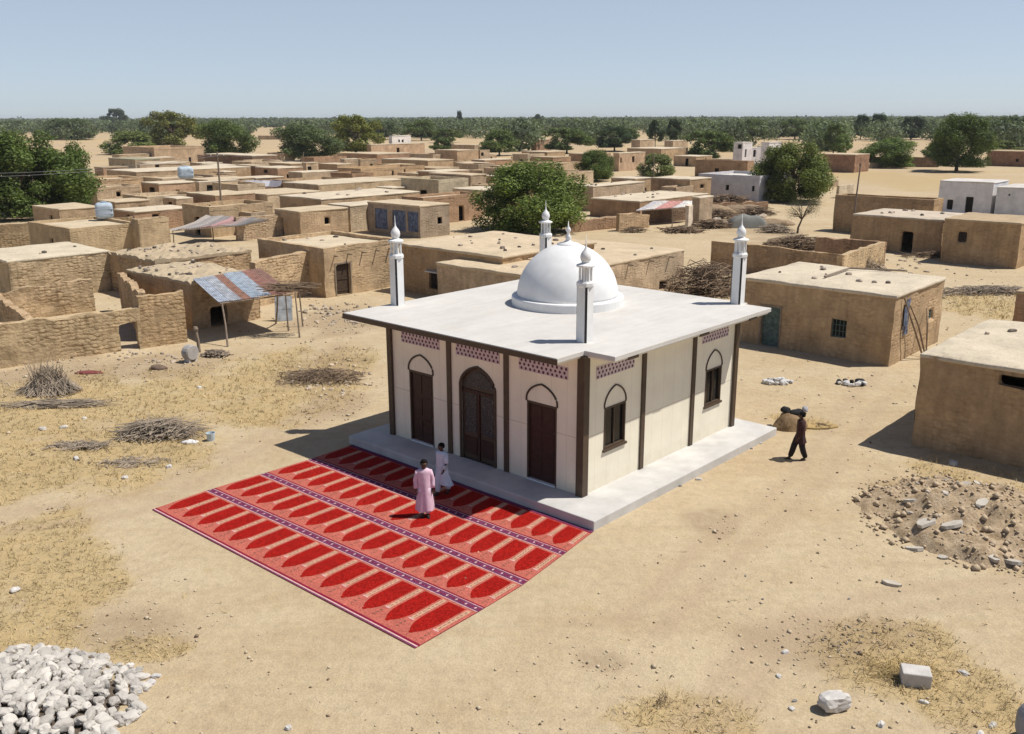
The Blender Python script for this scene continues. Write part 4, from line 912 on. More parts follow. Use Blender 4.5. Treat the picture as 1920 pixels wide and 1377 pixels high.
# ------------------------------------------------------------------ trees
def leaf_mesh(name, seed, n, droop=.0, clumps=40, low=.35, lsz=.03, base=.72):
    """crown in a unit box: x,y in -.5...5, z 0..1; many small leaf faces gathered in clumps set over a lumpy dome"""
    rg = np.random.default_rng(seed); cs = []; rad = []
    def prof(z): return math.sqrt(max(0, 1-((z-low)/(1-low))**2)) if z > low else base+(1-base)*(1-((low-z)/low)**2)
    ph = rg.uniform(0, 6.28, 4)
    while len(cs) < clumps:
        z = rg.uniform(.06, .90); an = rg.uniform(0, 2*math.pi); r = prof(z)*(rg.uniform(.25, 1)**.45)*(1+.15*math.sin(2*an+ph[0])+.15*math.sin(3*an+ph[1]+5*z)+.08*math.sin(7*an+ph[2]-9*z))
        rr = rg.uniform(.065, .165); r = max(0, r*.5-rr*.6); cs.append((r*math.cos(an), r*math.sin(an), z*.93)); rad.append(rr)
    cs = np.array(cs); rad = np.array(rad)
    k = rg.choice(clumps, n, p=rad**2/(rad**2).sum()); d = rg.normal(size=(n, 3)); d /= np.linalg.norm(d, axis=1)[:, None]
    ctr = cs[k]+d*(rad[k]*rg.uniform(.2, 1.0, n)**.45*rg.choice([1, 1, 1, 1.25], n))[:, None]
    ctr[:, 2] -= droop*rg.uniform(0, .5, n)**2*(np.linalg.norm(ctr[:, :2], axis=1))
    nrm = d*.8+rg.normal(size=(n, 3))*.55+np.array([0, 0, .25]); nrm /= np.linalg.norm(nrm, axis=1)[:, None]
    a = np.cross(nrm, rg.normal(size=(n, 3))); a /= np.linalg.norm(a, axis=1)[:, None]; b = np.cross(nrm, a)
    s = lsz*rg.uniform(.45, 1.3, n)[:, None]
    V = np.stack([ctr-a*s, ctr-b*s*.5, ctr+a*s, ctr+b*s*.5], 1).reshape(-1, 3)
    V[:, 2] = np.maximum(V[:, 2], .015)
    return np_mesh(name, V, np.arange(n*4).reshape(-1, 4), 'leaf')
CROWN = [leaf_mesh('crown', 1, 26000, .5, 60, .38, .018), leaf_mesh('crown', 2, 14000, .1, 40, .42, .024, .6), leaf_mesh('crown', 3, 12000, .8, 44, .22, .026, .85), leaf_mesh('crown', 4, 8000, 0, 26, .45, .032, .6), leaf_mesh('crown', 5, 46000, .6, 90, .36, .0145, .8)]
def trunk_mesh(seed):
    rg = random.Random(seed); mb = MB(); tip = Vector((rg.uniform(-.03, .03), rg.uniform(-.03, .03), .42))
    mb.tube([(0, 0, -.03), (.006, 0, .08), tip*.6, tip], [.036, .026, .022, .018], 'bark', 8)
    for k in range(7):
        a = k*.9+rg.random(); e = Vector((math.cos(a)*rg.uniform(.16, .34), math.sin(a)*rg.uniform(.16, .34), rg.uniform(.55, .85))); st = tip*rg.uniform(.45, .98)
        mb.tube([st, st.lerp(e, .5)+Vector((0, 0, .05)), e], [.015, .010, .004], 'bark', 5)
    o = mb.build('trunk', None); me = o.data; bpy.data.objects.remove(o); return me
TRUNK = [trunk_mesh(11), trunk_mesh(12), trunk_mesh(13)]
def tree(label, px, pyb, pyt, w, col, kind=1, lift=.12, name='leafy_tree', group='trees around the village', dy=1.0):
    b = G(px, pyb); D = depth(b); W = w/F_PX*D; Ht = (pyb-pyt)/F_PX*D/math.cos(PITCH*.3)
    root = thing(name, label, 'tree', (b.x, b.y, 0), rnd.uniform(0, 6.28), group)
    t = link('trunk', TRUNK[rnd.randrange(3)], root); t.scale = (min(W, Ht*1.3), min(W, Ht*1.3), Ht)
    c = link('crown', CROWN[kind], root, col); c.scale = (W*1.06, W*1.06*dy, Ht*(1-lift)); c.location = (0, 0, Ht*lift)
    return root
GD = (.090, .125, .030); GM = (.110, .145, .045); GG = (.110, .140, .062); GY = (.175, .185, .042); GK = (.058, .085, .036); GP = (.14, .17, .07)
tree('big dark spreading tree filling the left edge above the roofs', 35, 408, 234, 235, GD, 4, .04)
tree('lower right mass of dark foliage leaning from the big left tree', 128, 398, 262, 118, GD, 0, .05)
tree('broad round green tree standing behind the dome', 1000, 436, 293, 222, (.120, .160, .036), 4, .03)
tree('broad tree with yellowing top beside the long white house', 1488, 378, 259, 150, (.115, .140, .034), 4, .03)
tree('compact round dark tree right of the round tree behind the dome', 1117, 340, 277, 76, GD, 4, .03)
tree('pale feathery bush left of the long whitewashed house', 1232, 332, 288, 76, (.17, .195, .075), 2, .02, 'bush')
tree('wide leafy tree above the long low brown house', 1333, 300, 243, 94, GM, 1, .05)
tree('dark tree with dense crown in the middle of the far trees', 1152, 284, 234, 78, GK, 1)
tree('rounded mid-green tree left of the dense dark crown', 1063, 288, 238, 84, GM, 1)
tree('loose green tree behind the little windowed room', 936, 292, 243, 88, GM, 2)
tree('small green bush before the cream-roofed far house', 830, 290, 258, 50, GM, 3, .05, 'bush')
tree('wide grey-green tree over the roofs left of centre', 573, 304, 229, 138, GG, 0, .06)
tree('tall yellow-green tree beside the wide grey-green one', 668, 290, 213, 92, GY, 1, .06)
tree('dark green bushy tree behind the pole', 424, 300, 221, 110, GM, 0, .06)
tree('yellowish leafy tree left of the pole', 326, 280, 206, 94, (.165, .17, .05), 1, .06)
tree('low wide pale green bush behind the big tan block', 247, 290, 246, 106, (.155, .185, .06), 2, .02, 'bush')
tree('dark tall tree on the far left skyline', 218, 241, 203, 46, GK, 3)
tree('wide flat grey-green tree far at the left', 130, 262, 222, 112, GG, 2, .04)
tree('low grey-green tree far left of the wide flat one', 30, 250, 226, 84, GG, 2, .04)
tree('tall full tree rising over the white building at right', 1793, 322, 207, 116, GD, 4, .07)
tree('wide round bush left of the tall full tree', 1665, 314, 256, 108, (.12, .165, .042), 0, .03, 'bush')
tree('slim upright green tree beside the dark brick house', 1562, 290, 229, 44, GM, 1)
tree('bright green banana-like clump by the dark brick house', 1578, 292, 250, 36, (.15, .20, .06), 3, .03, 'bush')
tree('left one of two dark poplar-like trees on the right skyline', 1613, 262, 214, 34, GK, 3)
tree('right one of two dark poplar-like trees on the right skyline', 1643, 262, 212, 42, GK, 3)
tree('domed dark tree on the right skyline', 1708, 262, 217, 62, GK, 3, .04)
tree('dark tree at the right edge on the skyline', 1902, 280, 217, 74, GK, 1)
tree('low yellow-green bush under the dark right-edge tree', 1890, 290, 264, 62, (.15, .18, .055), 3, .03, 'bush')
tree('left palm-like tree of the dark pair above the crumbled houses', 1228, 278, 224, 32, GK, 3, .2)
tree('right palm-like tree of the dark pair above the crumbled houses', 1262, 274, 222, 36, GK, 3, .2)
tree('slim dark cypress rising above the skyline', 861, 244, 207, 15, GK, 3, .03)
tree('small round dark tree on the skyline right of the cypress', 1010, 240, 214, 30, GK, 3)
tree('upright dark tree before the far woods, centre', 976, 264, 222, 32, GK, 3)
tree('dense green tree in the woods before the long white house', 1410, 262, 222, 56, GM, 1)
tree('broad green tree in the woods over the broad right-hand tree', 1490, 262, 221, 62, GM, 1)
tree('rounded green tree in the woods right of centre', 1310, 258, 222, 60, GM, 1)
tree('low green bush by the crumbled houses', 1180, 268, 240, 36, GM, 3, .04, 'bush')
tree('dense tree above the white upper room', 790, 264, 224, 62, GM, 1)
tree('soft green tree right of the white upper room', 838, 268, 240, 52, GM, 1)
tree('far tree behind the yellow-green one', 722, 262, 226, 56, GG, 1)
tree('low green bush by the tall left skyline tree', 276, 262, 226, 44, GG, 3, .03, 'bush')
tree('dark bush in the gap before the far left field', 1760, 300, 268, 60, GM, 3, .03, 'bush')
# bare little tree by the brush yard
b = G(1495, 438); root = thing('bare_tree', 'small sparse leaning tree by the brush yard', 'tree', (b.x, b.y, 0), 0, 'trees around the village')
mb = MB(); rg = random.Random(5); tp = Vector((.35, 0, 1.4)); mb.tube([(0, 0, -.1), (.05, 0, .6), tp], [.12, .10, .08], 'bark', 7); ends = []
for k in range(16):
    a = k*.8; e = tp+Vector((math.cos(a)*rg.uniform(.6, 1.9), math.sin(a)*rg.uniform(.6, 1.9), rg.uniform(.5, 1.9))); mb.tube([tp, tp.lerp(e, .5)+Vector((0, 0, .2)), e], [.05, .03, .01], 'bark', 5); ends.append(e)
    for q in range(4): e2 = e+Vector((rg.uniform(-.6, .6), rg.uniform(-.6, .6), rg.uniform(-.3, .4))); mb.tube([tp.lerp(e, rg.uniform(.4, .9)), e2], [.015, .005], 'bark', 4); ends.append(e2)
mb.build('trunk', root)
rgn = np.random.default_rng(3); n = 2600; ee = np.array([tuple(e) for e in ends]); ctr = ee[rgn.integers(0, len(ee), n)]+rgn.normal(size=(n, 3))*.24
a = rgn.normal(size=(n, 3)); a /= np.linalg.norm(a, axis=1)[:, None]; bb = np.cross(a, rgn.normal(size=(n, 3))); bb /= np.linalg.norm(bb, axis=1)[:, None]; s = rgn.uniform(.02, .055, n)[:, None]
link('crown', np_mesh('crown', np.stack([ctr-a*s, ctr-bb*s*.5, ctr+a*s, ctr+bb*s*.5], 1).reshape(-1, 3), np.arange(n*4).reshape(-1, 4), 'leaf'), root, (.11, .11, .05))
# far woods reading as one mass
def woods():
    rg = np.random.default_rng(21); Vs = []; 
    gaps = [(0, 300, 205, 262, .5), (480, 545, 246, 290, 1), (160, 260, 240, 290, 1)]
    cnt = 0
    while cnt < 9500:
        px = rg.uniform(-250, 2170); py = 222.6+(rg.uniform(0, 42 if px < 900 else 62) if rg.random() < .75 else rg.exponential(6.0))
        if py > 252 and (nz((px*.012, py*.05, 2), 1)) < (.0 if py < 266 else .22): continue
        if 470 < px < 560 and py > 240: continue
        if px < 300 and py > 236 and rg.random() < .35: continue
        P = G(px, py-.0); d = depth(P)
        if d < 240 or d > 4200: 
            if d > 4200: d = 4200*rg.uniform(.5, 1); P = Vector((P.x/ P.y*d, d, 0))
            else: continue
        w = rg.uniform(5, 11)*(1+.4*(d > 1500)); h_ = w*rg.uniform(.65, 1.1); h_ = min(h_, 12.5+rg.uniform(0, 8)*(rg.random() < .10));
        if d < 950:
            if rg.random() < .42: continue
            w = rg.uniform(9, 18); h_ = min(w*rg.uniform(.55, .85), 10.5)
        n = int(np.clip(90000/d, 34, 300)); s = max(.55, d/900)
        p = rg.normal(size=(n, 3)); p /= np.linalg.norm(p, axis=1)[:, None]; p *= rg.uniform(.35, 1, (n, 1))**.4
        lump = 1+.22*np.sin(p[:, 0]*5+cnt)*np.cos(p[:, 1]*4+cnt*.7)
        c = np.column_stack([P.x+p[:, 0]*w*.55*lump, P.y+p[:, 1]*w*.55*lump, h_*.5+p[:, 2]*h_*.5*lump]); c[:, 2] = np.maximum(c[:, 2], .3)
        nr = p*.8+rg.normal(size=(n, 3))*.5; nr /= np.linalg.norm(nr, axis=1)[:, None]; a = np.cross(nr, rg.normal(size=(n, 3))); a /= np.linalg.norm(a, axis=1)[:, None]; b = np.cross(nr, a)
        ss = s*rg.uniform(.6, 1.4, (n, 1)); Vs.append(np.stack([c-a*ss, c-b*ss*.7, c+a*ss, c+b*ss*.7], 1).reshape(-1, 3)); cnt += 1
    V = np.concatenate(Vs); o = link('far_woods', np_mesh('far_woods', V, np.arange(len(V)).reshape(-1, 4), 'leaf'), None, (.105, .130, .072))
    tag(o, 'belt of green scrub woodland stretching to the horizon', 'woods', None, 'stuff')
woods()
# more yard walls and small rooms that fill the lanes of the village
for a in [((300, 405), (396, 399), 1.6, MUDL, 'low mud yard wall between the tall house and the shaded gable'), ((505, 428), (664, 414), 1.7, MUDL, 'long low yard wall below the slot-window house'),
          ((448, 385), (525, 377), 1.5, MUDL, 'low yard wall left of the cream-roofed house with slot window'), ((272, 384), (372, 374), 1.3, MUDL, 'low sunlit yard wall under the reddish-walled house'),
          ((400, 374), (446, 369), 1.2, MUD, 'short yard wall under the house with the arched opening'), ((884, 352), (930, 347), 1.5, MUDL, 'yard wall left of the round tree, beside the smooth square house'),
          ((752, 330), (806, 326), 1.6, MUDL, 'low wall behind the smooth square house'), ((560, 334), (640, 329), 1.4, MUDL, 'thin yard wall in front of the two little huts'),
          ((1106, 366), (1196, 362), 1.2, MUDL, 'low rubble wall under the pitted sunlit wall'), ((1210, 366), (1300, 361), 1.3, MUDL, 'low lit wall in front of the long dark-fronted house'),
          ((1060, 318), (1150, 314), 1.8, MUDL, 'old yard wall behind the compact dark tree'), ((920, 318), (990, 313), 1.8, MUD, 'mud wall behind the top of the round tree'),
          ((850, 318), (884, 316), 1.5, MUD, 'short mud wall below the tall orange-tan block'), ((960, 305), (1040, 300), 1.6, MUDL, 'pale yard wall among the far houses, centre'),
          ((1120, 312), (1205, 306), 1.7, MUDL, 'yard wall in front of the house with the deep porch'), ((1210, 300), (1300, 296), 1.6, MUDR, 'brown yard wall right of the house with the deep porch'),
          ((300, 330), (420, 322), 1.5, MUDL, 'low wall behind the house with the farther pale tank'), ((384, 314), (470, 308), 1.6, MUDL, 'thin wall below the dark-fronted house under the bushy tree'),
          ((600, 300), (642, 297), 1.8, MUDR, 'brown wall beside the tiny hut on the skyline of roofs'), ((770, 318), (806, 315), 1.4, MUDL, 'pale wall right of the long orange-tan house'),
          ((1604, 318), (1700, 312), 1.3, MUDL, 'low field wall right of the dark brick house'), ((1440, 318), (1545, 311), 1.7, MUDL, 'mud wall behind the broad right-hand tree')]:
    mudwall(a[4], G(*a[0]), G(*a[1]), a[2], a[2]*.85, wall=a[3], ragged=.12, wmat='mud')
for near, h_, lx, rx, lab in [((470, 400), 2.3, 446, 500, 'small mud room left of the tyre heap'), ((330, 372), 2.4, 305, 362, 'little mud room below the reddish-walled house'), ((735, 352), 2.6, 705, 760, 'little mud room left of the smooth square house'),
                              ((1268, 352), 2.6, 1240, 1300, 'little mud room before the long dark-fronted house'), ((935, 330), 2.7, 905, 962, 'little mud room at the left of the round tree top'), ((1060, 322), 2.8, 1020, 1085, 'little mud room left of the compact dark tree'),
                              ((420, 322), 2.5, 398, 442, 'little mud room right behind the pole'), ((1000, 305), 3, 972, 1030, 'little mud room among the far houses above the round tree'), ((650, 340), 2.5, 0, 0, '')]:
    if lab: house(lab, near, h_, lx, rx, wall=MUDL, roof=ROOFW, name='mud_hut', L_=[((lx*.6+near[0]*.4), near[1]+8, (lx*.35+near[0]*.65), near[1]+24, 'hole')])
# close-packed small rooms filling the lanes, clear of every larger house and tree
FOOT = []
for h in HOUSES.values(): a, b = h['base'].dot(h['v']), h['base'].dot(h['u']); FOOT.append((a-.5, a+h['vl']+.5, b-.5, b+h['ul']+.5))
TREES = [o for o in bpy.data.objects if o.get('category') == 'tree']
def clear(a0, a1, b0, b1):
    for f in FOOT:
        if a0 < f[1] and a1 > f[0] and b0 < f[3] and b1 > f[2]: return False
    for t in TREES:
        p = Vector(t.location); a, b = p.dot(V0), p.dot(U0)
        if a0-2 < a < a1+2 and b0-2 < b < b1+2: return False
    return True
ri = random.Random(41); made = 0; tries = 0; seen = {}
names = [(k, v) for k, v in HOUSES.items()]
while made < 62 and tries < 6000:
    tries += 1; px, py = ri.uniform(90, 1330), ri.uniform(287, 402)
    if py > 372 and px > 660: continue
    if px > 1060 and py > 296: continue
    if px < 190 and py < 400: continue
    hh = ri.uniform(2.2, 3.1); N_ = G(px, py, hh); a, b = N_.dot(V0), N_.dot(U0); w, d = ri.uniform(4, 9.5), ri.uniform(3.5, 8)
    if not clear(a, a+w, b, b+d): continue
    FOOT.append((a-.3, a+w+.3, b-.3, b+d+.3)); nr = min(names, key=lambda kv: (kv[1]['base']-N_).length); wd = nr[0].split()
    side = 'left' if PX(nr[1]['base'])[0] > px else 'right'; dep = 'behind' if depth(N_) > depth(nr[1]['base']) else 'before'
    ln = ['sunlit', 'pale', 'reddish', 'dull brown'][made % 4]; lab = 'small %s mud room %s and %s of the ' % (ln, dep, side)+' '.join(wd[:5])
    if lab in seen: lab = lab.replace('small', 'second small')
    if lab in seen: continue
    seen[lab] = 1; house(lab, (px, py), hh, 0, 0, vl=w, ul=d, wall=[MUDL, (.50, .39, .26), MUDR, (.40, .29, .18)][made % 4], roof=[ROOFW, ROOF, ROOFD][made % 3], name='mud_hut', group='small rooms packed between the houses'); made += 1
# ------------------------------------------------------------------ stones
def stone_mesh(seed, sx, sy, sz, box=.35):
    bm = bmesh.new(); bmesh.ops.create_icosphere(bm, subdivisions=3, radius=1)
    for v in bm.verts:
        p = v.co.copy(); m_ = max(abs(p.x), abs(p.y), abs(p.z)); p = p.lerp(p/m_*.86, box)
        p *= 1+.26*nz(p+Vector((seed*3.1, 0, 0)), 1.2)+.11*nz(p+Vector((seed, 5, 0)), 2.9)
        v.co = Vector((p.x*sx, p.y*sy, p.z*sz))
    me = bpy.data.meshes.new('stone'); bm.to_mesh(me); bm.free(); me.materials.append(M['stone']); return me
SM = [stone_mesh(i, .19*(1+.3*math.sin(i*2.3)), .135*(1+.2*math.cos(i*1.7)), .115*(1+.2*math.sin(i*3.1)), .3+.3*math.sin(i)**2) for i in range(10)]
def stone(label, x, y, z, k, rot, col, group=None, mesh=None, tilt=(0, 0), name='stone', cat='stone', sc=None):
    o = link(name, mesh or SM[rnd.randrange(10)], None, col); o.location = (x, y, z); o.rotation_euler = (tilt[0], tilt[1], rot); o.scale = sc or (k, k, k)
    return tag(o, label, cat, group)
PCX, PCY = -10.6, 16.15
def heap_h(x, y):
    d = math.hypot((x-PCX)/3.1, (y-PCY)/2.35)
    return max(0, .55*(1-d**1.6))
mb = MB(); N = 24; vs = []; fs = []
for j in range(N+1):
    for i in range(N+1):
        x = PCX-2.8+5.6*i/N; y = PCY-2.2+4.4*j/N; vs.append((x, y, max(-.05, heap_h(x, y)-.13)))
fs = [(j*(N+1)+i, j*(N+1)+i+1, (j+1)*(N+1)+i+1, (j+1)*(N+1)+i) for j in range(N) for i in range(N)]
mb.add(vs, fs, 'dirt'); tag(mb.build('rubble_core', None, (.16, .125, .095), smooth=True), 'dark gritty core of the stone heap at the bottom left', 'rubble', None, 'stuff')
pts = []; tries = 0
while len(pts) < 215 and tries < 60000:
    tries += 1; x = PCX+rnd.uniform(-.9, 3.3); y = PCY+rnd.uniform(-1.4, 2.5)
    d = math.hypot((x-PCX)/3.1, (y-PCY)/2.35)
    if d > 1.0+.08*nz((x, y, 0), 1.3) or PX((x, y, .3))[0] < -25 or PX((x, y, .3))[1] > 1400: continue
    if any((x-a)**2+(y-b)**2 < .160**2 for a, b in pts): continue
    pts.append((x, y))
for x, y in pts:
    h_ = heap_h(x, y); k = rnd.uniform(.5, .98); c = rnd.uniform(.38, .56)
    stone('pale stone in the heap at the bottom left corner', x, y, max(.03, h_-.03), k, rnd.uniform(0, 6.3), (c, c*.93, c*.83), 'stones heaped at the bottom left', tilt=(rnd.uniform(-.35, .35), rnd.uniform(-.35, .35)))
for i, (px, py, k, lab) in enumerate([(293, 1271, .5, 'pale stone lying farthest right of the corner heap'), (283, 1284, .62, 'pale stone fallen just right of the corner heap, second outermost'), (258, 1296, .75, 'pale stone at the right foot of the corner heap')]):
    g = G(px, py); stone(lab, g.x, g.y, .03, k, i*1.3, (.48, .455, .43))
for px, py, k, lab in [(1472, 1222, .45, 'small bluish-white stone left of the straw patch'), (1460, 1267, .36, 'small pale stone above the pair near the boulder'), (1485, 1327, .42, 'small white stone left of the big boulder'), (1490, 1312, .28, 'tiny dark stone just above a white one'),
                       (1652, 1360, .62, 'grey-white stone at the bottom edge below the straw patch'), (1806, 1262, .55, 'white stone right of the concrete block'), (1732, 1318, .45, 'small pale stone below the concrete block'), (1862, 1360, .5, 'pale stone near the grey tank'), (541, 1368, .5, 'pale stone at the bottom edge left of centre'),
                       (1398, 1080, .22, 'small dark stone alone on the bare ground, right of the carpets'), (1430, 1124, .24, 'dark clod alone on the bare ground further right'), (1592, 1123, .22, 'dark pebble near the flat slab'), (1838, 1380, .6, 'pale stone cut off at the bottom right'),
                       (1275, 912, .35, 'dark stone against the plinth side'), (1310, 900, .5, 'white stone against the plinth side, further back'), (1425, 832, .42, 'white stone by the far plinth corner'), (1408, 842, .3, 'dark stone by the far plinth corner'),
                       (80, 806, .8, 'white stone lying in the dry grass at the left'), (120, 803, .7, 'pale flat stone beside the white one in the dry grass'), (143, 860, .7, 'white stone lower down in the dry grass'), (317, 877, .8, 'flat pale stone between brush and carpets'), (28, 1107, .8, 'pale stone on the left edge of the yellow grass'), (158, 785, .6, 'pale stone below the lying branches'),
                       (374, 727, .6, 'pale stone near the golden grass under the tin awning'), (1787, 870, .9, 'white block at the foot of the big right house'), (290, 690, 1.0, 'dark-sided stone lump below the ruin doorway'), (235, 897, .6, 'pale stone at the edge of grass near the path')]:
    g = G(px, py); c = .22 if 'dark' in lab else rnd.uniform(.46, .58); stone(lab, g.x, g.y, gz(g.x, g.y)+.03*k, k, rnd.uniform(0, 6.3), (c, c*.95, c*.88))
g = G(1562, 1326); stone('big pale faceted boulder at the lower right', g.x, g.y, .13, 1, .3, (.52, .49, .455), None, stone_mesh(31, .34, .22, .20, .55), name='boulder', cat='boulder')
g = G(1716, 1286); mb = MB(); mb.box((-.29, -.19, -.02), (.29, .19, .33), 'stone'); o = mb.build('concrete_block', None, (.50, .475, .44)); o.location = (g.x+.03, g.y+.1, 0); o.rotation_euler = (0.05, 0, R(-14)); mod = o.modifiers.new('bevel', 'BEVEL'); mod.width = .025; mod.segments = 2
tag(o, 'squared pale concrete block sitting in dry straw', 'block')
def slab(label, px, py, sx, sy, rot, col=(.45, .40, .33), z=.03, tilt=(.06, .05)):
    g = G(px, py); mb = MB(); n = 9; rr = random.Random(int(px)); pts = [Vector((sx*math.cos(a)*rr.uniform(.75, 1.05), sy*math.sin(a)*rr.uniform(.7, 1.1), .05)) for a in [2*math.pi*i/n for i in range(n)]]
    mb.poly(pts, (0, 0, .09), 'stone'); o = mb.build('stone_slab', None, col); o.location = (g.x, g.y, z+gz(g.x, g.y)); o.rotation_euler = (tilt[0], tilt[1], rot); return tag(o, label, 'slab')
slab('thin tan slab lying alone on the bare ground at right', 1672, 1098, .26, .10, R(-25))
# ------------------------------------------------------------------ rubble mound at the right
MC = G(1830, 975); MR = (3.1, 3.2)
def mound_h(x, y):
    d = math.hypot((x-MC.x)/MR[0], (y-MC.y)/MR[1])+.22*nz((x, y, 4), .8)+.10*nz((x, y, 4), 2.4)
    q = max(0, 1-d); w = min(1, q*2.2)
    return -.05+.88*q**.8+w*(.30*abs(nz((x, y, 2), 1.0))+.14*nz((x, y, 2), 2.6)+.07*nz((x, y, 2), 6.5))
mb = MB(); N = 70; vs = [(MC.x-3.6+7.2*i/N, MC.y-3.6+7.2*j/N, 0) for j in range(N+1) for i in range(N+1)]; vs = [(x, y, mound_h(x, y)) for x, y, _ in vs]
mb.add(vs, [(j*(N+1)+i, j*(N+1)+i+1, (j+1)*(N+1)+i+1, (j+1)*(N+1)+i) for j in range(N) for i in range(N)], 'dirt')
tag(mb.build('dirt_mound', None, (.52, .40, .265), smooth=True), 'low brown mound of earth, straw and rubble at the right', 'mound')
rr = random.Random(4)
for i, (px, py, k, lab) in enumerate([(1735, 988, .40, 'broad white slab on the left of the rubble mound'), (1785, 996, .38, 'pale slab right beside the broad white one on the mound'), (1715, 1012, .26, 'flat pale slab at the lower left foot of the mound'), (1838, 967, .32, 'upright pale slab in the middle of the mound'), (1808, 895, .36, 'pale slab on top of the mound near the house'),
                                     (1706, 945, .22, 'pale slab in the dark hollow of the mound'), (1862, 1038, .2, 'pale slab at the front of the mound, right'), (1900, 1040, .34, 'pale slab at the front right edge of the mound'), (1770, 1028, .14, 'tan stone chip at the front of the mound'), (1830, 915, .13, 'white stone chip high on the mound')]):
    g = G(px, py, .3); z = mound_h(g.x, g.y); o = slab(lab, px, py, k, k*.6, rr.uniform(0, 3), (.45, .41, .35), 0, (rr.uniform(-.3, .3), rr.uniform(-.3, .3))); o.location = (g.x, g.y, max(z, 0)+.02)
for i in range(30):
    a = rr.uniform(0, 6.28); r = math.sqrt(rr.random())*1.02; x, y = MC.x+MR[0]*r*math.cos(a), MC.y+MR[1]*r*math.sin(a); k = rr.uniform(.25, .62); c = rr.choice([.16, .24, .32, .42, .5])
    if PX((x, y, 0))[0] > 1960: continue
    stone('stone or clod strewn over the rubble mound', x, y, max(0, mound_h(x, y))+.02, k, rr.uniform(0, 6), (c, c*.88, c*.74), 'stones strewn over the rubble mound')
# ------------------------------------------------------------------ brush, sticks
def sticks(name, label, cat, px, py, fn, n, mat='stick', rad=(.010, .022), group=None, seg=2, bend=.06):
    g = G(px, py); rg = random.Random(int(px*7+py)); mb = MB()
    for i in range(n):
        a, b = fn(rg); a, b = Vector(a), Vector(b); L = (b-a).length; m_ = (a+b)/2+Vector((rg.uniform(-1, 1), rg.uniform(-1, 1), rg.uniform(-.4, .8)))*bend*L
        r = rg.uniform(*rad); mb.tube([a, m_, b], [r, r*.85, r*.45], mat, 4, False)
    o = mb.build(name, None, (.42, .31, .14) if mat == 'straw' else None); o.location = (g.x, g.y, 0); return tag(o, label, cat, group)
def cone(w, h, d=None):
    d = d or w
    def fn(rg):
        a = rg.uniform(0, 6.28); q = rg.random()**.5; base = Vector((math.cos(a)*w*q, math.sin(a)*d*q, rg.uniform(-.02, .12))); a2 = a+rg.gauss(0, 1.1); top = Vector((math.cos(a2)*w*rg.uniform(-.2, .62), math.sin(a2)*d*rg.uniform(-.2, .62), h*rg.uniform(.35, 1.08)*(1.08-.6*q)))
        return base, base.lerp(top, rg.uniform(.7, 1.3))
    return fn
def flat_pile(w, d, h, L, ang, spread):
    def fn(rg):
        c = Vector((max(-.75, min(.75, rg.gauss(0, .38)))*w, max(-.75, min(.75, rg.gauss(0, .38)))*d, 0)); q = math.exp(-(c.x/w)**2-(c.y/d)**2); c.z = rg.uniform(.01, h*q+.02); a = ang+rg.gauss(0, spread); l = L*rg.uniform(.4, 1)/2; t = rg.uniform(-.12, .2)
        v = Vector((math.cos(a)*l, math.sin(a)*l, l*t)); p, q2 = c-v, c+v; p.z = max(p.z, .01); q2.z = max(q2.z, .01); return p, q2
    return fn
sticks('stick_pile', 'tall heap of dry grey sticks standing before the left ruin wall', 'brush pile', 92, 735, cone(1.45, 1.45, 1.1), 620)
sticks('stick_pile', 'long dry branches lying flat in front of the stick heap', 'brush pile', 110, 762, flat_pile(2.0, .35, .18, 2.6, R(6), .10), 170)
sticks('stick_pile', 'low spread heap of dry sticks left of the carpets', 'brush pile', 303, 815, flat_pile(1.9, .8, .55, 1.7, R(20), 1.0), 420)
sticks('stick_pile', 'small dark scatter of twigs between the two stick heaps', 'brush pile', 155, 838, flat_pile(1.3, .4, .14, 1.1, R(4), .6), 110)
sticks('stick_pile', 'brown twiggy rubbish heap left of the mosque', 'brush pile', 602, 712, flat_pile(2.4, 1.2, .45, .9, 0, 1.5), 420, 'branch')
sticks('stick_pile', 'sparse scatter of straw-coloured stalks by the carpets', 'brush pile', 255, 868, flat_pile(1.5, .6, .06, .7, R(10), 1.2), 110)
sticks('thorn_pile', 'big tangled pile of bent brown branches behind the right minaret', 'brush pile', 1327, 552, flat_pile(2.9, 2.2, 2.1, 2.0, 0, 1.5), 560, 'branch', (.018, .040), bend=.3)
sticks('thorn_pile', 'brown brush and dung cakes piled inside the brush yard', 'brush pile', 1500, 468, flat_pile(3.4, 1.4, 1.3, 1.6, 0, 1.5), 420, 'branch', (.02, .05))
sticks('stick_pile', 'dry sticks leaning on the sunlit wall of the brush yard', 'brush pile', 1628, 512, cone(2.0, 1.7, .5), 110, 'stick', (.015, .03))
sticks('stick_pile', 'grey strip of cut brush along the field beyond the grilled house', 'brush pile', 1860, 550, flat_pile(4.6, 1.2, .45, 1.4, 0, 1.5), 620, 'stick', (.014, .03))
sticks('stick_pile', 'brush strewn at the foot of the long tan house', 'brush pile', 1780, 482, flat_pile(5.0, .7, .5, 1.6, 0, 1.4), 260, 'branch', (.014, .035))
sticks('stick_pile', 'heap of grey timber and branches right of the patched tin shack', 'brush pile', 1365, 388, flat_pile(4.2, 1.6, 1.6, 3.0, 0, 1.3), 360, 'branch', (.03, .07))
sticks('stick_pile', 'dark woodpile on the ground in front of the timber heap', 'brush pile', 1335, 428, flat_pile(2.6, 1.0, 1.0, 1.8, R(20), 1.0), 220, 'branch', (.03, .06))
sticks('stick_pile', 'dry brush left of the little leaning tree', 'brush pile', 1452, 436, flat_pile(2.2, 1.0, .9, 1.4, 0, 1.5), 240, 'stick', (.015, .035))
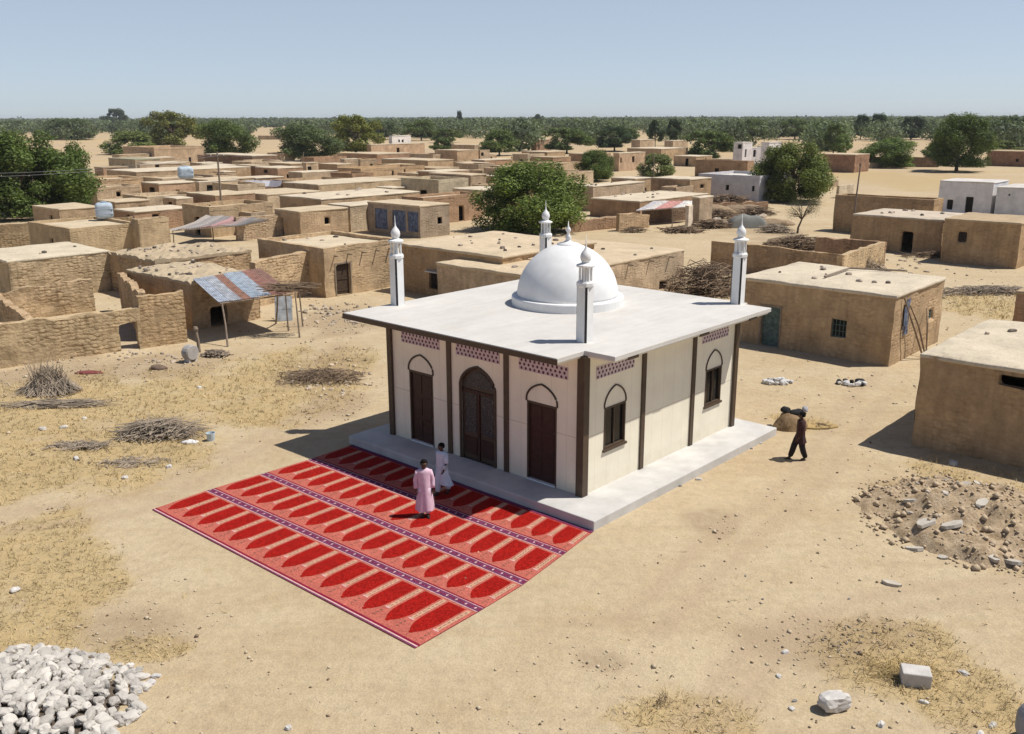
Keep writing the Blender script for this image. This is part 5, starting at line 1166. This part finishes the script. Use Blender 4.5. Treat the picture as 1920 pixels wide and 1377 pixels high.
sticks('stick_pile', 'brush on the roof edge left of the patched tin shack', 'brush pile', 1190, 436, flat_pile(1.8, .6, .6, 1.2, 0, 1.5), 140, 'branch', (.015, .035))
sticks('stick_pile', 'loose pale stalks on the slope of the rubble mound', 'brush pile', 1775, 985, flat_pile(1.1, 1.0, .45, .8, 0, 1.5), 120, 'straw', (.006, .012))
sticks('stick_pile', 'long straw stalks scattered around the concrete block', 'straw', 1690, 1262, flat_pile(1.0, .65, .05, .8, R(-40), 1.3), 150, 'straw', (.004, .009))
sticks('dry_weed', 'dry brown weed tuft with a looped stalk at the bottom', 'weed', 1245, 1322, cone(.22, .4), 26, 'branch', (.004, .008), bend=.3)
# ------------------------------------------------------------------ tin awning at the ruin
def sheet(mb, a, b, c, d, mat, ripple=.02, waves=9, nu=36, nv_=5, sag=.02):
    vs = []; a, b, c, d = map(Vector, (a, b, c, d))
    for j in range(nv_+1):
        for i in range(nu+1):
            s, t = i/nu, j/nv_; p = a.lerp(b, s).lerp(d.lerp(c, s), t); p.z += ripple*math.sin(s*waves*2*math.pi)-sag*math.sin(math.pi*t)+sag*nz(p, 1.3); vs.append(p)
    mb.add(vs, [(j*(nu+1)+i, j*(nu+1)+i+1, (j+1)*(nu+1)+i+1, (j+1)*(nu+1)+i) for j in range(nv_) for i in range(nu)], mat)
def canopy(name, label, cat, corners, cols, posts, part='roof_sheet', ripple=.02, sag=.03, over=.02, mat='sheet', beams=True, group=None):
    """corners: front-left, front-right, back-right, back-left (world)"""
    fl, fr, brr, bl = corners; root = thing(name, label, cat, (fl.x, fl.y, 0), 0, group); o = Vector((fl.x, fl.y, 0)); n = len(cols)
    for i, c in enumerate(cols):
        s0, s1 = i/n-over*.5, (i+1)/n+over*.5; z = Vector((0, 0, .016*(i % 2)+rnd.uniform(0, .012))); e = rnd.uniform(-.05, .08)
        mb = MB(); A, B = fl.lerp(fr, s0), fl.lerp(fr, s1); Cc, D = bl.lerp(brr, s1), bl.lerp(brr, s0); dd = (D-A).normalized()*e
        sheet(mb, A-o+z-dd, B-o+z-dd, Cc-o+z, D-o+z, mat, ripple, 6, 30, 6, sag); mb.build(part, root, c, smooth=(ripple < .001))
    for pb, zt_ in posts:
        mb = MB(); q = Vector((pb[0], pb[1], -.08))-o; tpt = Vector((pb[2], pb[3], zt_))-o if len(pb) > 2 else Vector((pb[0], pb[1], zt_))-o
        mb.tube([q, q.lerp(tpt, .5)+Vector((.03, .02, 0)), tpt], [.055, .05, .045], 'oldwood', 7); mb.build('post', root)
    if beams:
        mb = MB(); dz = Vector((0, 0, .075)); mb.tube([fl-o-dz, fr-o-dz], .04, 'oldwood', 6); mb.build('beam', root); mb = MB(); mb.tube([bl-o-dz, brr-o-dz], .04, 'oldwood', 6); mb.build('beam', root)
    return root
FL, FR, BR, BL = G(412, 567, 2.2), G(548, 549, 2.2), G(487, 503, 2.9), G(363, 523, 2.9)
pa, pb_ = G(427, 650), G(517, 606)
canopy('tin_awning', 'patched awning of grey and rusty tin sheets on crooked poles', 'awning', (FL, FR, BR, BL), [(.42, .45, .50), (.45, .46, .48), (.36, .20, .14), (.40, .45, .50), (.44, .48, .52), (.38, .20, .15), (.34, .20, .15)],
       [((pa.x, pa.y, FL.x+.08, FL.y+.1), 2.12), ((pb_.x, pb_.y, FL.lerp(FR, .78).x, FL.lerp(FR, .78).y+.1), 2.12)])
g = G(534, 602); mb = MB(); mb.box((-.55, 0, 0), (.45, .05, 1.45), 'sheet', R(20)); mb.box((-.5, -.012, .7), (.4, .001, .74), 'sheet', R(20)); o = mb.build('metal_panel', None, (.40, .43, .46)); o.location = (g.x, g.y, 0); o.rotation_euler = (R(-10), 0, 0); tag(o, 'grey-blue metal door panel leaning under the right end of the tin awning', 'metal panel')
root = thing('stick_platform', 'rough stick platform on thin posts right of the tin awning', 'platform', G(562, 634), 0); og = G(562, 634)
for px, py in ((562, 634), (541, 622), (568, 612)):
    q = G(px, py)-og; mb = MB(); mb.tube([(q.x, q.y, -.05), (q.x*.95-.05, q.y*.95, 1.3), (q.x*.9-.1, q.y*.9, 2.5)], [.05, .045, .035], 'oldwood', 6); mb.build('post', root)
mb = MB(); rg = random.Random(2)
for i in range(70): c = Vector((rg.uniform(-1.5, .5), rg.uniform(0, 1.1), 2.45+rg.uniform(0, .45))); l = rg.uniform(.4, .9); a = rg.gauss(0, .35); v = Vector((math.cos(a)*l, math.sin(a)*l*.6, rg.uniform(-.08, .08))); mb.tube([c-v, c+v], rg.uniform(.012, .03), 'branch', 4)
mb.build('stick_deck', root)
canopy('rag_awning', 'sagging awning of grey and pink rags over a dark yard', 'awning', (G(322, 432, 1.55), G(450, 422, 1.55), G(500, 411, 2.1), G(392, 404, 2.3)), [(.33, .29, .26), (.24, .22, .21), (.36, .32, .29), (.20, .18, .18), (.42, .24, .23), (.30, .19, .18), (.34, .30, .27), (.26, .25, .25), (.36, .31, .26)],
       [((G(326, 458).x, G(326, 458).y), 1.5), ((G(400, 452).x, G(400, 452).y), 1.5), ((G(447, 445).x, G(447, 445).y), 1.5)], 'rag', .035, .16, .10, 'cloth')
canopy('tin_shack', 'patched shack with a roof of pink and grey tin on thin posts', 'shack', (G(1193, 395, 1.8), G(1292, 388, 1.8), G(1312, 377, 2.3), G(1226, 377, 2.35)), [(.40, .38, .38), (.46, .43, .40), (.44, .22, .19), (.40, .20, .17), (.46, .44, .42), (.50, .47, .43)],
       [((G(1199, 428).x, G(1199, 428).y), 1.75), ((G(1260, 425).x, G(1260, 425).y), 1.75), ((G(1292, 423).x, G(1292, 423).y), 1.75)])
canopy('grey_shelter', 'dark shelter under torn grey sheeting, left of the cream-roofed house', 'shelter', (G(443, 352, 2.2), G(523, 350, 2.0), G(527, 339, 2.5), G(452, 340, 2.6)), [(.34, .34, .36), (.30, .30, .32), (.38, .38, .40), (.16, .15, .17)], [((G(447, 376).x, G(447, 376).y), 2.1), ((G(522, 372).x, G(522, 372).y), 1.95)], 'rag', 0, .2, .05, 'cloth')
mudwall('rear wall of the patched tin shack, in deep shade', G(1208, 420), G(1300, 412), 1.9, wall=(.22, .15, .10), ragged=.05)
mudwall('white-edged pier wall at the right end of the patched shack', G(1290, 430), G(1298, 428), 2.5, wall=(.62, .52, .40), ragged=.05, wmat='mud')
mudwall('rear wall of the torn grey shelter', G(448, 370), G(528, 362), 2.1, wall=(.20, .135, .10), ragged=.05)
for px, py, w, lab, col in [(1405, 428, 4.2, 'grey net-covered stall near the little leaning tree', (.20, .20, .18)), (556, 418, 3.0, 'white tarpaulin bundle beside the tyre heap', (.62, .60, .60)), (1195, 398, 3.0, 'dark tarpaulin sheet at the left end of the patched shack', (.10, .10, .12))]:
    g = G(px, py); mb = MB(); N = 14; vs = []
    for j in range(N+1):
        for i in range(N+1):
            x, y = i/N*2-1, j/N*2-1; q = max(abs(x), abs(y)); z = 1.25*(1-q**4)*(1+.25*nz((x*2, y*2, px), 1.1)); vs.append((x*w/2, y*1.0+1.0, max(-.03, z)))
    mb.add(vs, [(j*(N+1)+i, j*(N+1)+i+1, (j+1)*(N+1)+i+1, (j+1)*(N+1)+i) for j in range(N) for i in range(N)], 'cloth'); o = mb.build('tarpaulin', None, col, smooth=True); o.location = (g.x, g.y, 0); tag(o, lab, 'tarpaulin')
for k, (px, py, r, z) in enumerate([(508, 416, .55, .15), (522, 417, .55, .15), (515, 414, .5, .42), (519, 418, .45, .70)]):
    g = G(px, py); mb = MB(); n = 16; prof = [(r+.14*math.cos(a), z+.12*math.sin(a)) for a in [2*math.pi*i/8 for i in range(9)]]; mb.lathe(prof, 'rubber', n, cap=False); o = mb.build('tyre', None, smooth=True); o.location = (g.x, g.y, 0)
    tag(o, ['left bottom tyre of the heap beside the white tarpaulin', 'right bottom tyre of the heap beside the white tarpaulin', 'middle tyre stacked on the two bottom tyres', 'topmost tyre of the heap beside the white tarpaulin'][k], 'tyre', 'tyres heaped in a yard')
# ------------------------------------------------------------------ tanks, poles, wires
def water_tank(label, px, py, z, w, h_, col, rz=.4):
    g = G(px, py, z); t = thing('water_tank', label, 'water tank', (g.x, g.y, z), rz, 'pale water tanks on roofs'); mb = MB(); mb.box((-w/2, -w/2, 0), (w/2, w/2, h_), 'tank'); b = mb.build('tank_body', t, col); m_ = b.modifiers.new('bevel', 'BEVEL'); m_.width = w*.22; m_.segments = 4
    mb = MB(); mb.lathe([(w*.2, h_-.02), (w*.2, h_+.07), (w*.16, h_+.1)], 'tank', 14); mb.build('tank_lid', t, (col[0]*.7, col[1]*.7, col[2]*.7))
    mb = MB()
    for k in (.3, .6): mb.box((-w/2-.012, -w/2-.012, h_*k), (w/2+.012, w/2+.012, h_*k+.05), 'tank')
    b2 = mb.build('tank_rib', t, (col[0]*.8, col[1]*.8, col[2]*.82)); m_ = b2.modifiers.new('bevel', 'BEVEL'); m_.width = w*.22; m_.segments = 3
water_tank('pale blue-white ribbed tank on the nearer left roof', 197, 410, 2.9, 1.45, 1.4, (.40, .47, .53)); water_tank('pale blue-white tank on the farther roof behind the pole', 349, 336, 3.0, 2.1, 1.8, (.46, .54, .60))
g = G(1935, 1400); t = thing('grey_tank', 'smooth grey rounded metal tank cut off by the bottom right corner', 'tank', (g.x+.66, g.y-.30, 0), R(20)); mb = MB(); mb.box((-.85, -.85, .06), (.85, .85, .92), 'tank'); b = mb.build('tank_body', t, (.24, .245, .27)); m_ = b.modifiers.new('bevel', 'BEVEL'); m_.width = .34; m_.segments = 6
mb = MB(); mb.box((-.6, -.6, -.02), (.6, .6, .08), 'brownmetal'); mb.build('tank_base', t)
def pole(label, pb, ptop, r, arm=0, name='utility_pole', lean_px=None):
    b = G(*pb); t = onplane(ptop[0], ptop[1], b, Vector((0, 1, 0))); h_ = t-b; root = thing(name, label, 'pole', b); mb = MB(); mb.tube([(0, 0, -.2), h_*.5, h_], [r, r*.85, r*.7], 'oldwood', 8); mb.build('shaft', root)
    if arm:
        mb = MB(); mb.box((-arm, -.05, h_.z-.55), (arm, .05, h_.z-.45), 'oldwood', 0, (h_.x, 0, 0)); mb.build('crossarm', root)
        for s in (-1, 0, 1): mb = MB(); mb.lathe([(.04, h_.z-.45), (.06, h_.z-.38), (.03, h_.z-.28)], 'whitepaint', 8, (h_.x+s*arm*.85, 0)); mb.build('insulator', root)
    return b+h_
pt = pole('tall thin utility pole with a short crossarm among the left roofs', (417, 409), (407, 285), .13, .9)
pole('thin leaning bare pole beside the tall tan house at right', (1595, 449), (1614, 306), .09, 0, 'wooden_pole'); pole('thin bare pole standing by the pale feathery bush', (1226, 346), (1226, 288), .10, 0, 'wooden_pole')
pole('short thin pole among the roofs left of the wide grey-green tree', (568, 322), (569, 285), .12, 0, 'wooden_pole'); pole('dark stick leaning on the house wall under the nearer tank', (258, 442), (250, 402), .06, 0, 'wooden_pole')
def wire(label, a, b, sag):
    mb = MB(); P_ = [a.lerp(b, k/20)-Vector((0, 0, sag*4*(k/20)*(1-k/20))) for k in range(21)]; mb.tube(P_, .018, 'wire', 5); tag(mb.build('power_line', None), label, 'wire', 'overhead wires at the pole')
for k, (dx, lab) in enumerate([(-.77, 'upper overhead wire running left from the utility pole'), (.77, 'lower overhead wire running left from the utility pole')]):
    a = pt+Vector((dx, 0, -.3)); b = G(-60, 326+k*7, 6.4-k*.2); wire(lab, a, b, .5)
wire('overhead wire running right from the utility pole', pt+Vector((.8, 0, -.3)), G(800, 292, 7.2), .8)
# ------------------------------------------------------------------ loose things around the yard
g = G(358, 678); t = thing('grinding_stone', 'grey tilted stone drum on stub legs before the left ruin', 'stone drum', (g.x, g.y, 0), R(62)); mb = MB(); mb.lathe([(.36, -.24), (.40, -.18), (.40, .18), (.36, .24)], 'stone', 18); mb.v = [(x, z*.9, y*.95+.46) for x, y, z in mb.v]; mb.build('drum', t, (.34, .32, .30))
for s in (-1, 1): mb = MB(); mb.box((s*.2-.06, -.16, -.05), (s*.2+.06, .16, .2), 'concrete'); mb.build('leg', t)
g = G(374, 660); mb = MB(); mb.tube([(0, 0, -.1), (-.03, 0, .6), (-.10, .02, 1.15)], [.085, .08, .075], 'oldwood', 8); mb.lathe([(.12, 1.1), (.14, 1.2), (.10, 1.3)], 'oldwood', 8, (-.1, .02)); o = mb.build('wooden_post', None); o.location = g; tag(o, 'short knobbed grey post standing by the stone drum', 'post')
sticks('stick_pile', 'grey jumble of sticks and stones right of the stone drum', 'brush pile', 403, 668, flat_pile(.8, .35, .3, .7, 0, 1.4), 110, 'oldwood', (.02, .045))
g = G(396, 826); mb = MB(); mb.lathe([(.13, 0), (.17, .30), (.155, .30), (.12, .03)], 'tank', 16, cap=False); o = mb.build('bucket', None, (.52, .60, .64)); o.location = (g.x, g.y, 0); tag(o, 'small pale blue bucket beside the spread stick heap', 'bucket')
def lumpy(name, label, cat, px, py, sx, sy, sz, mat, col, z=0, seed=1, rz=0):
    bm = bmesh.new(); bmesh.ops.create_icosphere(bm, subdivisions=3, radius=1)
    for v in bm.verts: p = v.co; q = 1+.25*nz(p+Vector((seed*2.7, 0, 0)), 1.4)+.1*nz(p+Vector((0, seed, 0)), 3.3); v.co = Vector((p.x*sx*q, p.y*sy*q, max(-.12, p.z)*sz*q))
    me = bpy.data.meshes.new(name); bm.to_mesh(me); bm.free(); me.materials.append(M[mat]); me.polygons.foreach_set('use_smooth', [True]*len(me.polygons)); o = link(name, me, None, col); g = G(px, py, z); o.location = (g.x, g.y, z); o.rotation_euler = (0, 0, rz); return tag(o, label, cat)
lumpy('sack', 'white plastic sack lying beside the pale bucket', 'sack', 357, 830, .30, .14, .11, 'cloth', (.70, .68, .66), 0, 3)
lumpy('red_cloth', 'crumpled dark red cloth on the ground before the ruin', 'cloth', 166, 700, .65, .22, .12, 'cloth', (.19, .055, .05), 0, 4)
lumpy('clay_lump', 'dark brown broken clay lump near the ruin doorway', 'clay lump', 296, 692, .42, .18, .2, 'dirt', (.20, .14, .10), 0, 5)
lumpy('mud_block', 'low broken mud block with black rubbish on it, behind the walking man', 'mud block', 1480, 804, .66, .42, .62, 'dirt', (.36, .25, .14), 0, 6)
BL_ = G(1480, 804)
for i, (dx, dy, z, sx, c, lab) in enumerate([(-.16, .10, .68, .21, .015, 'black plastic bag on the left of the mud block'), (.24, .05, .60, .36, .02, 'larger black bag across the top of the mud block'), (.56, .05, .72, .11, .35, 'small pale bag on the larger black bag'), (-.80, -.1, .04, .16, .03, 'dark rubbish lump left of the mud block')]):
    o = lumpy('plastic_bag', lab, 'bag', 1480, 804, sx, .17, .17, 'cloth', (c, c, c*1.05), 0, 10+i); o.location = (BL_.x+dx, BL_.y+dy, z)
lumpy('straw_heap', 'thin heap of yellow straw right of the walking man', 'straw heap', 1530, 800, .75, .35, .14, 'straw', (.40, .28, .12), 0, 8)
sticks('stick_pile', 'few brown twigs on the thin straw heap', 'brush pile', 1540, 802, flat_pile(.5, .2, .15, .5, 0, 1.4), 60, 'branch', (.006, .012))
for k_, (px, py, sx, sy, sz, c, lab) in enumerate([(1330, 404, 3.2, 1.8, 1.3, (.36, .265, .165), 'brown collapsed earth bank right behind the patched shack pier'), (1392, 400, 3.6, 1.6, 1.1, (.31, .23, .15), 'grey-brown earth bank below the long white house'), (1300, 372, 3.0, 1.6, 1.0, (.33, .24, .15), 'small earth bank at the end of the cream-roofed house'), (1448, 422, 2.2, 1.2, .7, (.34, .25, .16), 'low earth hump left of the little leaning tree'), (1158, 420, 2.6, 1.3, .9, (.42, .31, .19), 'low earth hump at the left of the patched shack'), (1478, 458, 2.4, 1.2, .8, (.30, .22, .14), 'dark dung heap inside the brush yard')]):
    lumpy('earth_bank', lab, 'earth bank', px, py, sx, sy, sz, 'dirt', c, 0, 20+k_)
for px, py, lab in [(1345, 410, 'tangle of grey poles on the collapsed earth bank'), (1418, 404, 'tangle of dry branches on the grey-brown earth bank'), (1385, 422, 'loose timber lying before the grey net-covered stall'), (1280, 436, 'scattered timber on the ground before the patched tin shack')]:
    sticks('stick_pile', lab, 'brush pile', px, py, flat_pile(2.6, 1.0, 1.1 if py < 430 else .6, 2.2, 0, 1.3), 150, 'branch', (.025, .055))
rr = random.Random(9)
for cx, cy, n, w, lab, gr, dk in [(1457, 717, 18, .68, 'white stone of the flat ring on the bare ground right of the mosque', 'ring of white stones', .1), (1597, 720, 14, .62, 'stone of the loose black and white pile before the grilled house', 'loose pile of black and white stones', .4)]:
    c = G(cx, cy)
    for i in range(n): a = 2*math.pi*i/n+rr.uniform(-.15, .15); q = rr.uniform(.5, 1.05); v = .03 if rr.random() < dk else rr.uniform(.46, .62); stone(lab, c.x+w*q*math.cos(a), c.y+w*.62*q*math.sin(a), .06, rr.uniform(.55, 1.0), rr.uniform(0, 6), (v, v*.98, v*.96), gr)
for lab, gr, cx, cy, rx, ry, n, k0, k1, c0, c1 in [('broken brick strewn at the wall foot left of the mosque roof', 'bricks strewn left of the mosque roof', 640, 590, 85, 22, 70, .45, 1.1, .30, .5), ('clay lump scattered in front of the ruin doorway', 'stones before the ruin doorway', 265, 672, 70, 16, 26, .35, .8, .3, .55), ('pale broken plaster chunk in the twiggy rubbish left of the mosque', 'stones in the rubbish left of the mosque', 615, 712, 85, 32, 55, .3, .7, .35, .6),  # the doorway and rubbish groups here are plain loose stones
                                                  ('brown earth lump of the collapsed bank by the tin shack', 'earth lumps by the tin shack', 1370, 402, 75, 22, 60, 1.2, 3.4, .25, .5), ('dark clod scattered on the bare ground at the lower right', 'clods at the lower right', 1600, 1200, 60, 26, 45, .10, .24, .14, .26), ('stone lying on the field beyond the brush yard', 'stones beyond the brush yard', 1700, 500, 90, 14, 24, .5, 1.0, .3, .6)]:
    for i in range(n):
        a = rr.uniform(0, 6.28); q = math.sqrt(rr.random()); g = G(cx+rx*q*math.cos(a), cy+ry*q*math.sin(a)); c = rr.uniform(c0, c1); k = rr.uniform(k0, k1)
        if flat_w(g.x, g.y) < .2: continue
        nm = 'brick' if 'brick' in lab else 'plaster_chunk' if 'chunk' in lab else 'clay_lump' if 'clay' in lab else 'earth_lump' if 'lump' in lab else 'clod' if 'clod' in lab else 'stone'; stone(lab, g.x, g.y, gz(g.x, g.y)+.03*k, k, rr.uniform(0, 6.3), (c, c*.82, c*.62), gr, name=nm, cat=nm.replace('_', ' '))
# ------------------------------------------------------------------ things on roofs and walls
for i, (h, n) in enumerate(CLUTTER):
    nm = [k for k, v in HOUSES.items() if v is h][0]; words_ = nm.split()[:9]
    for k in range(n):
        a, b = rr.uniform(.06, .94)*h['vl'], rr.uniform(.06, .94)*h['ul']; p = h['base']+h['v']*a+h['u']*b; q = rr.uniform(.35, 1.0)*(1 if depth(p) < 75 else 1.6); c = rr.choice([.10, .16, .24, .4, .5])
        stone('clod on roof of the '+' '.join(words_), p.x, p.y, h['h']+.06, q, rr.uniform(0, 6), (c, c*.82, c*.66), 'clods on the roof, house %s' % ' '.join(words_[:7]), name='clod', cat='clod')
root = HT['root']
def local_on(h, px, py, z): g = G(px, py, z)-h['base']; return Vector((g.dot(h['v']), g.dot(h['u']), z))
p1, p2, p3 = [local_on(HT, *q) for q in ((1546, 519, 3.62), (1593, 503, 3.62), (1700, 508, 3.6))]
mb = MB(); mb.tube([p1, p2, p3], .055, 'oldwood', 6); o = mb.build('roof_pole', None); o.location = HT['base']; o.rotation_euler = (0, 0, TH); tag(o, 'bent wooden pole lying across the roof of the grilled house', 'pole')
for k, (x0, x1, lab) in enumerate([(.9, 2.6, 'left leaning pole on the end wall of the grilled house'), (1.8, 2.9, 'right leaning pole on the end wall of the grilled house'), (4.2, 2.9, 'third pole slanting the other way on that end wall')]):
    mb = MB(); mb.tube([(x1, -.75, -.05), ((x0+x1)/2, -.42, 1.6), (x0, -.09, 3.2-.5*k)], [.05, .045, .035], 'branch', 6); o = mb.build('leaning_pole', None); o.location = HT['base']; o.rotation_euler = (0, 0, TH); tag(o, lab, 'pole', 'poles leaning on the grilled house')
mb = MB(); N = 8; vs = [(1.15+.7*i/N+.12*nz((j*.7, i, 3), .9), -.075-.02*nz((i, j, 0), .7), 1.3+1.75*j/N) for j in range(N+1) for i in range(N+1)]
mb.add(vs, [(j*(N+1)+i, j*(N+1)+i+1, (j+1)*(N+1)+i+1, (j+1)*(N+1)+i) for j in range(N) for i in range(N) if nz((i, j, 1), .6) > -.25], 'bluepaint'); mb.build('painted_patch', root)
# lintel over the window of the broad house, small light strip
mb = MB(); lw = onplane(806, 512, HQ['base'], HQ['v'])-HQ['base']; le = onplane(830, 512, HQ['base'], HQ['v'])-HQ['base']; a, b = sorted((lw.dot(HQ['u']), le.dot(HQ['u'])))
mb.box((-.3, a-.2, lw.z+.08), (-.02, b+.2, lw.z+.17), 'concrete'); mb.build('window_hood', HQ['root'])
# roof beams poking from mud walls
for h, n in ((HR, 6), (HP_, 5)):
    for k in range(n): mb = MB(); x = h['vl']*(k+.7)/(n+.5); mb.tube([(x, .1, h['h']-.32), (x+.02, -.38, h['h']-.34)], .055, 'oldwood', 6); mb.build('roof_beam', h['root'])
# ------------------------------------------------------------------ grass, straw litter and pebbles (uncountable)
rgn = np.random.default_rng(77)
def scatter(n, test, ymin=12.0, ymax=62.0):
    out = []
    while len(out) < n:
        y = ymin+(ymax-ymin)*rgn.random()**1.6; x = rgn.uniform(-1, 1)*(y*.62+1.5)
        if flat_w(x, y) < .25 and rgn.random() < .985: continue
        if test(x, y) > rgn.random(): out.append((x, y))
    return out
pts = scatter(10500, lambda x, y: max(0, msk(DRY, x, y)-.12)*1.2+.004); V = []; 
for x, y in pts:
    z = gz(x, y); L = rgn.uniform(.06, .20)*(1+y/60); a = rgn.uniform(0, 6.28)
    for k in range(3):
        aa = a+rgn.normal()*.9; w = .006+.0004*y; dx, dy = math.cos(aa)*L*rgn.uniform(.3, .9), math.sin(aa)*L*rgn.uniform(.3, .9); ox, oy = x+rgn.normal()*.04, y+rgn.normal()*.04
        V += [(ox-dy/L*w, oy+dx/L*w, z-.01), (ox+dy/L*w, oy-dx/L*w, z-.01), (ox+dx, oy+dy, z+L*rgn.uniform(.3, .9))]
tag(link('dry_grass', np_mesh('dry_grass', V, np.arange(len(V)).reshape(-1, 3), 'straw'), None, (.45, .345, .18)), 'dry yellow grass in patches on the sandy ground', 'grass', None, 'stuff')
OCT = np.array([(1, 0, 0), (0, 1, 0), (-1, 0, 0), (0, -1, 0), (0, 0, .75), (0, 0, -.6)]); OF = np.array([(0, 1, 4), (1, 2, 4), (2, 3, 4), (3, 0, 4), (1, 0, 5), (2, 1, 5), (3, 2, 5), (0, 3, 5)])
for nm, n, col, lab, base in (('pebbles', 2600, (.50, .41, .29), 'fine pale pebbles and clods over the bare ground', .02), ('dark_pebbles', 850, (.20, .145, .095), 'fine dark grit and clods over the bare ground', .02)):
    pts = scatter(n, lambda x, y: .10+.8*msk(DIRT, x, y)+.15*max(0, nz((x, y, 9), .6)), 13, 75); Vv = []; Ff = []
    for i, (x, y) in enumerate(pts):
        s = rgn.uniform(.010, .032)*(1+y/35)*(1.9 if rgn.random() < .05 else 1); p = OCT*rgn.uniform(.6, 1.3, (6, 3))*s; a = rgn.uniform(0, 6.28); c, d = math.cos(a), math.sin(a); q = np.column_stack([p[:, 0]*c-p[:, 1]*d+x, p[:, 0]*d+p[:, 1]*c+y, p[:, 2]+gz(x, y)+s*.25]); Vv.append(q); Ff.append(OF+6*i)
    tag(link(nm, np_mesh(nm, np.concatenate(Vv), np.concatenate(Ff), 'stone'), None, col), lab, 'pebbles', None, 'stuff')

# small rubble filling the mound, too fine to count
Vv = []; Ff = []
for i in range(950):
    a = rgn.uniform(0, 6.28); r = math.sqrt(rgn.random())*1.12; x, y = MC.x+MR[0]*r*math.cos(a), MC.y+MR[1]*r*math.sin(a); s = rgn.uniform(.02, .07)*(1 if rgn.random() < .85 else 2.3); p = OCT*rgn.uniform(.6, 1.4, (6, 3))*s; c, d = math.cos(a*9), math.sin(a*9)
    Vv.append(np.column_stack([p[:, 0]*c-p[:, 1]*d+x, p[:, 0]*d+p[:, 1]*c+y, p[:, 2]+max(mound_h(x, y), gz(x, y))+s*.3])); Ff.append(OF+6*i)
tag(link('rubble', np_mesh('rubble', np.concatenate(Vv), np.concatenate(Ff), 'stone'), None, (.45, .35, .235)), 'fine rubble and clods spread over the dirt mound', 'rubble', None, 'stuff')
# dusty air over the plain
hm = bpy.data.materials.new('haze'); hm.use_nodes = True; hn = hm.node_tree; hn.nodes.remove(hn.nodes['Principled BSDF']); pv = hn.nodes.new('ShaderNodeVolumePrincipled'); pv.inputs['Color'].default_value = (.86, .90, .95, 1); pv.inputs['Density'].default_value = .00009; hn.links.new(pv.outputs[0], hn.nodes['Material Output'].inputs['Volume']); M['haze'] = hm
mb = MB(); mb.box((-6200, -60, -1.2), (6200, 7200, 24), 'haze'); tag(mb.build('haze', None), 'thin pale dusty haze over the plain', 'haze', None, 'stuff')
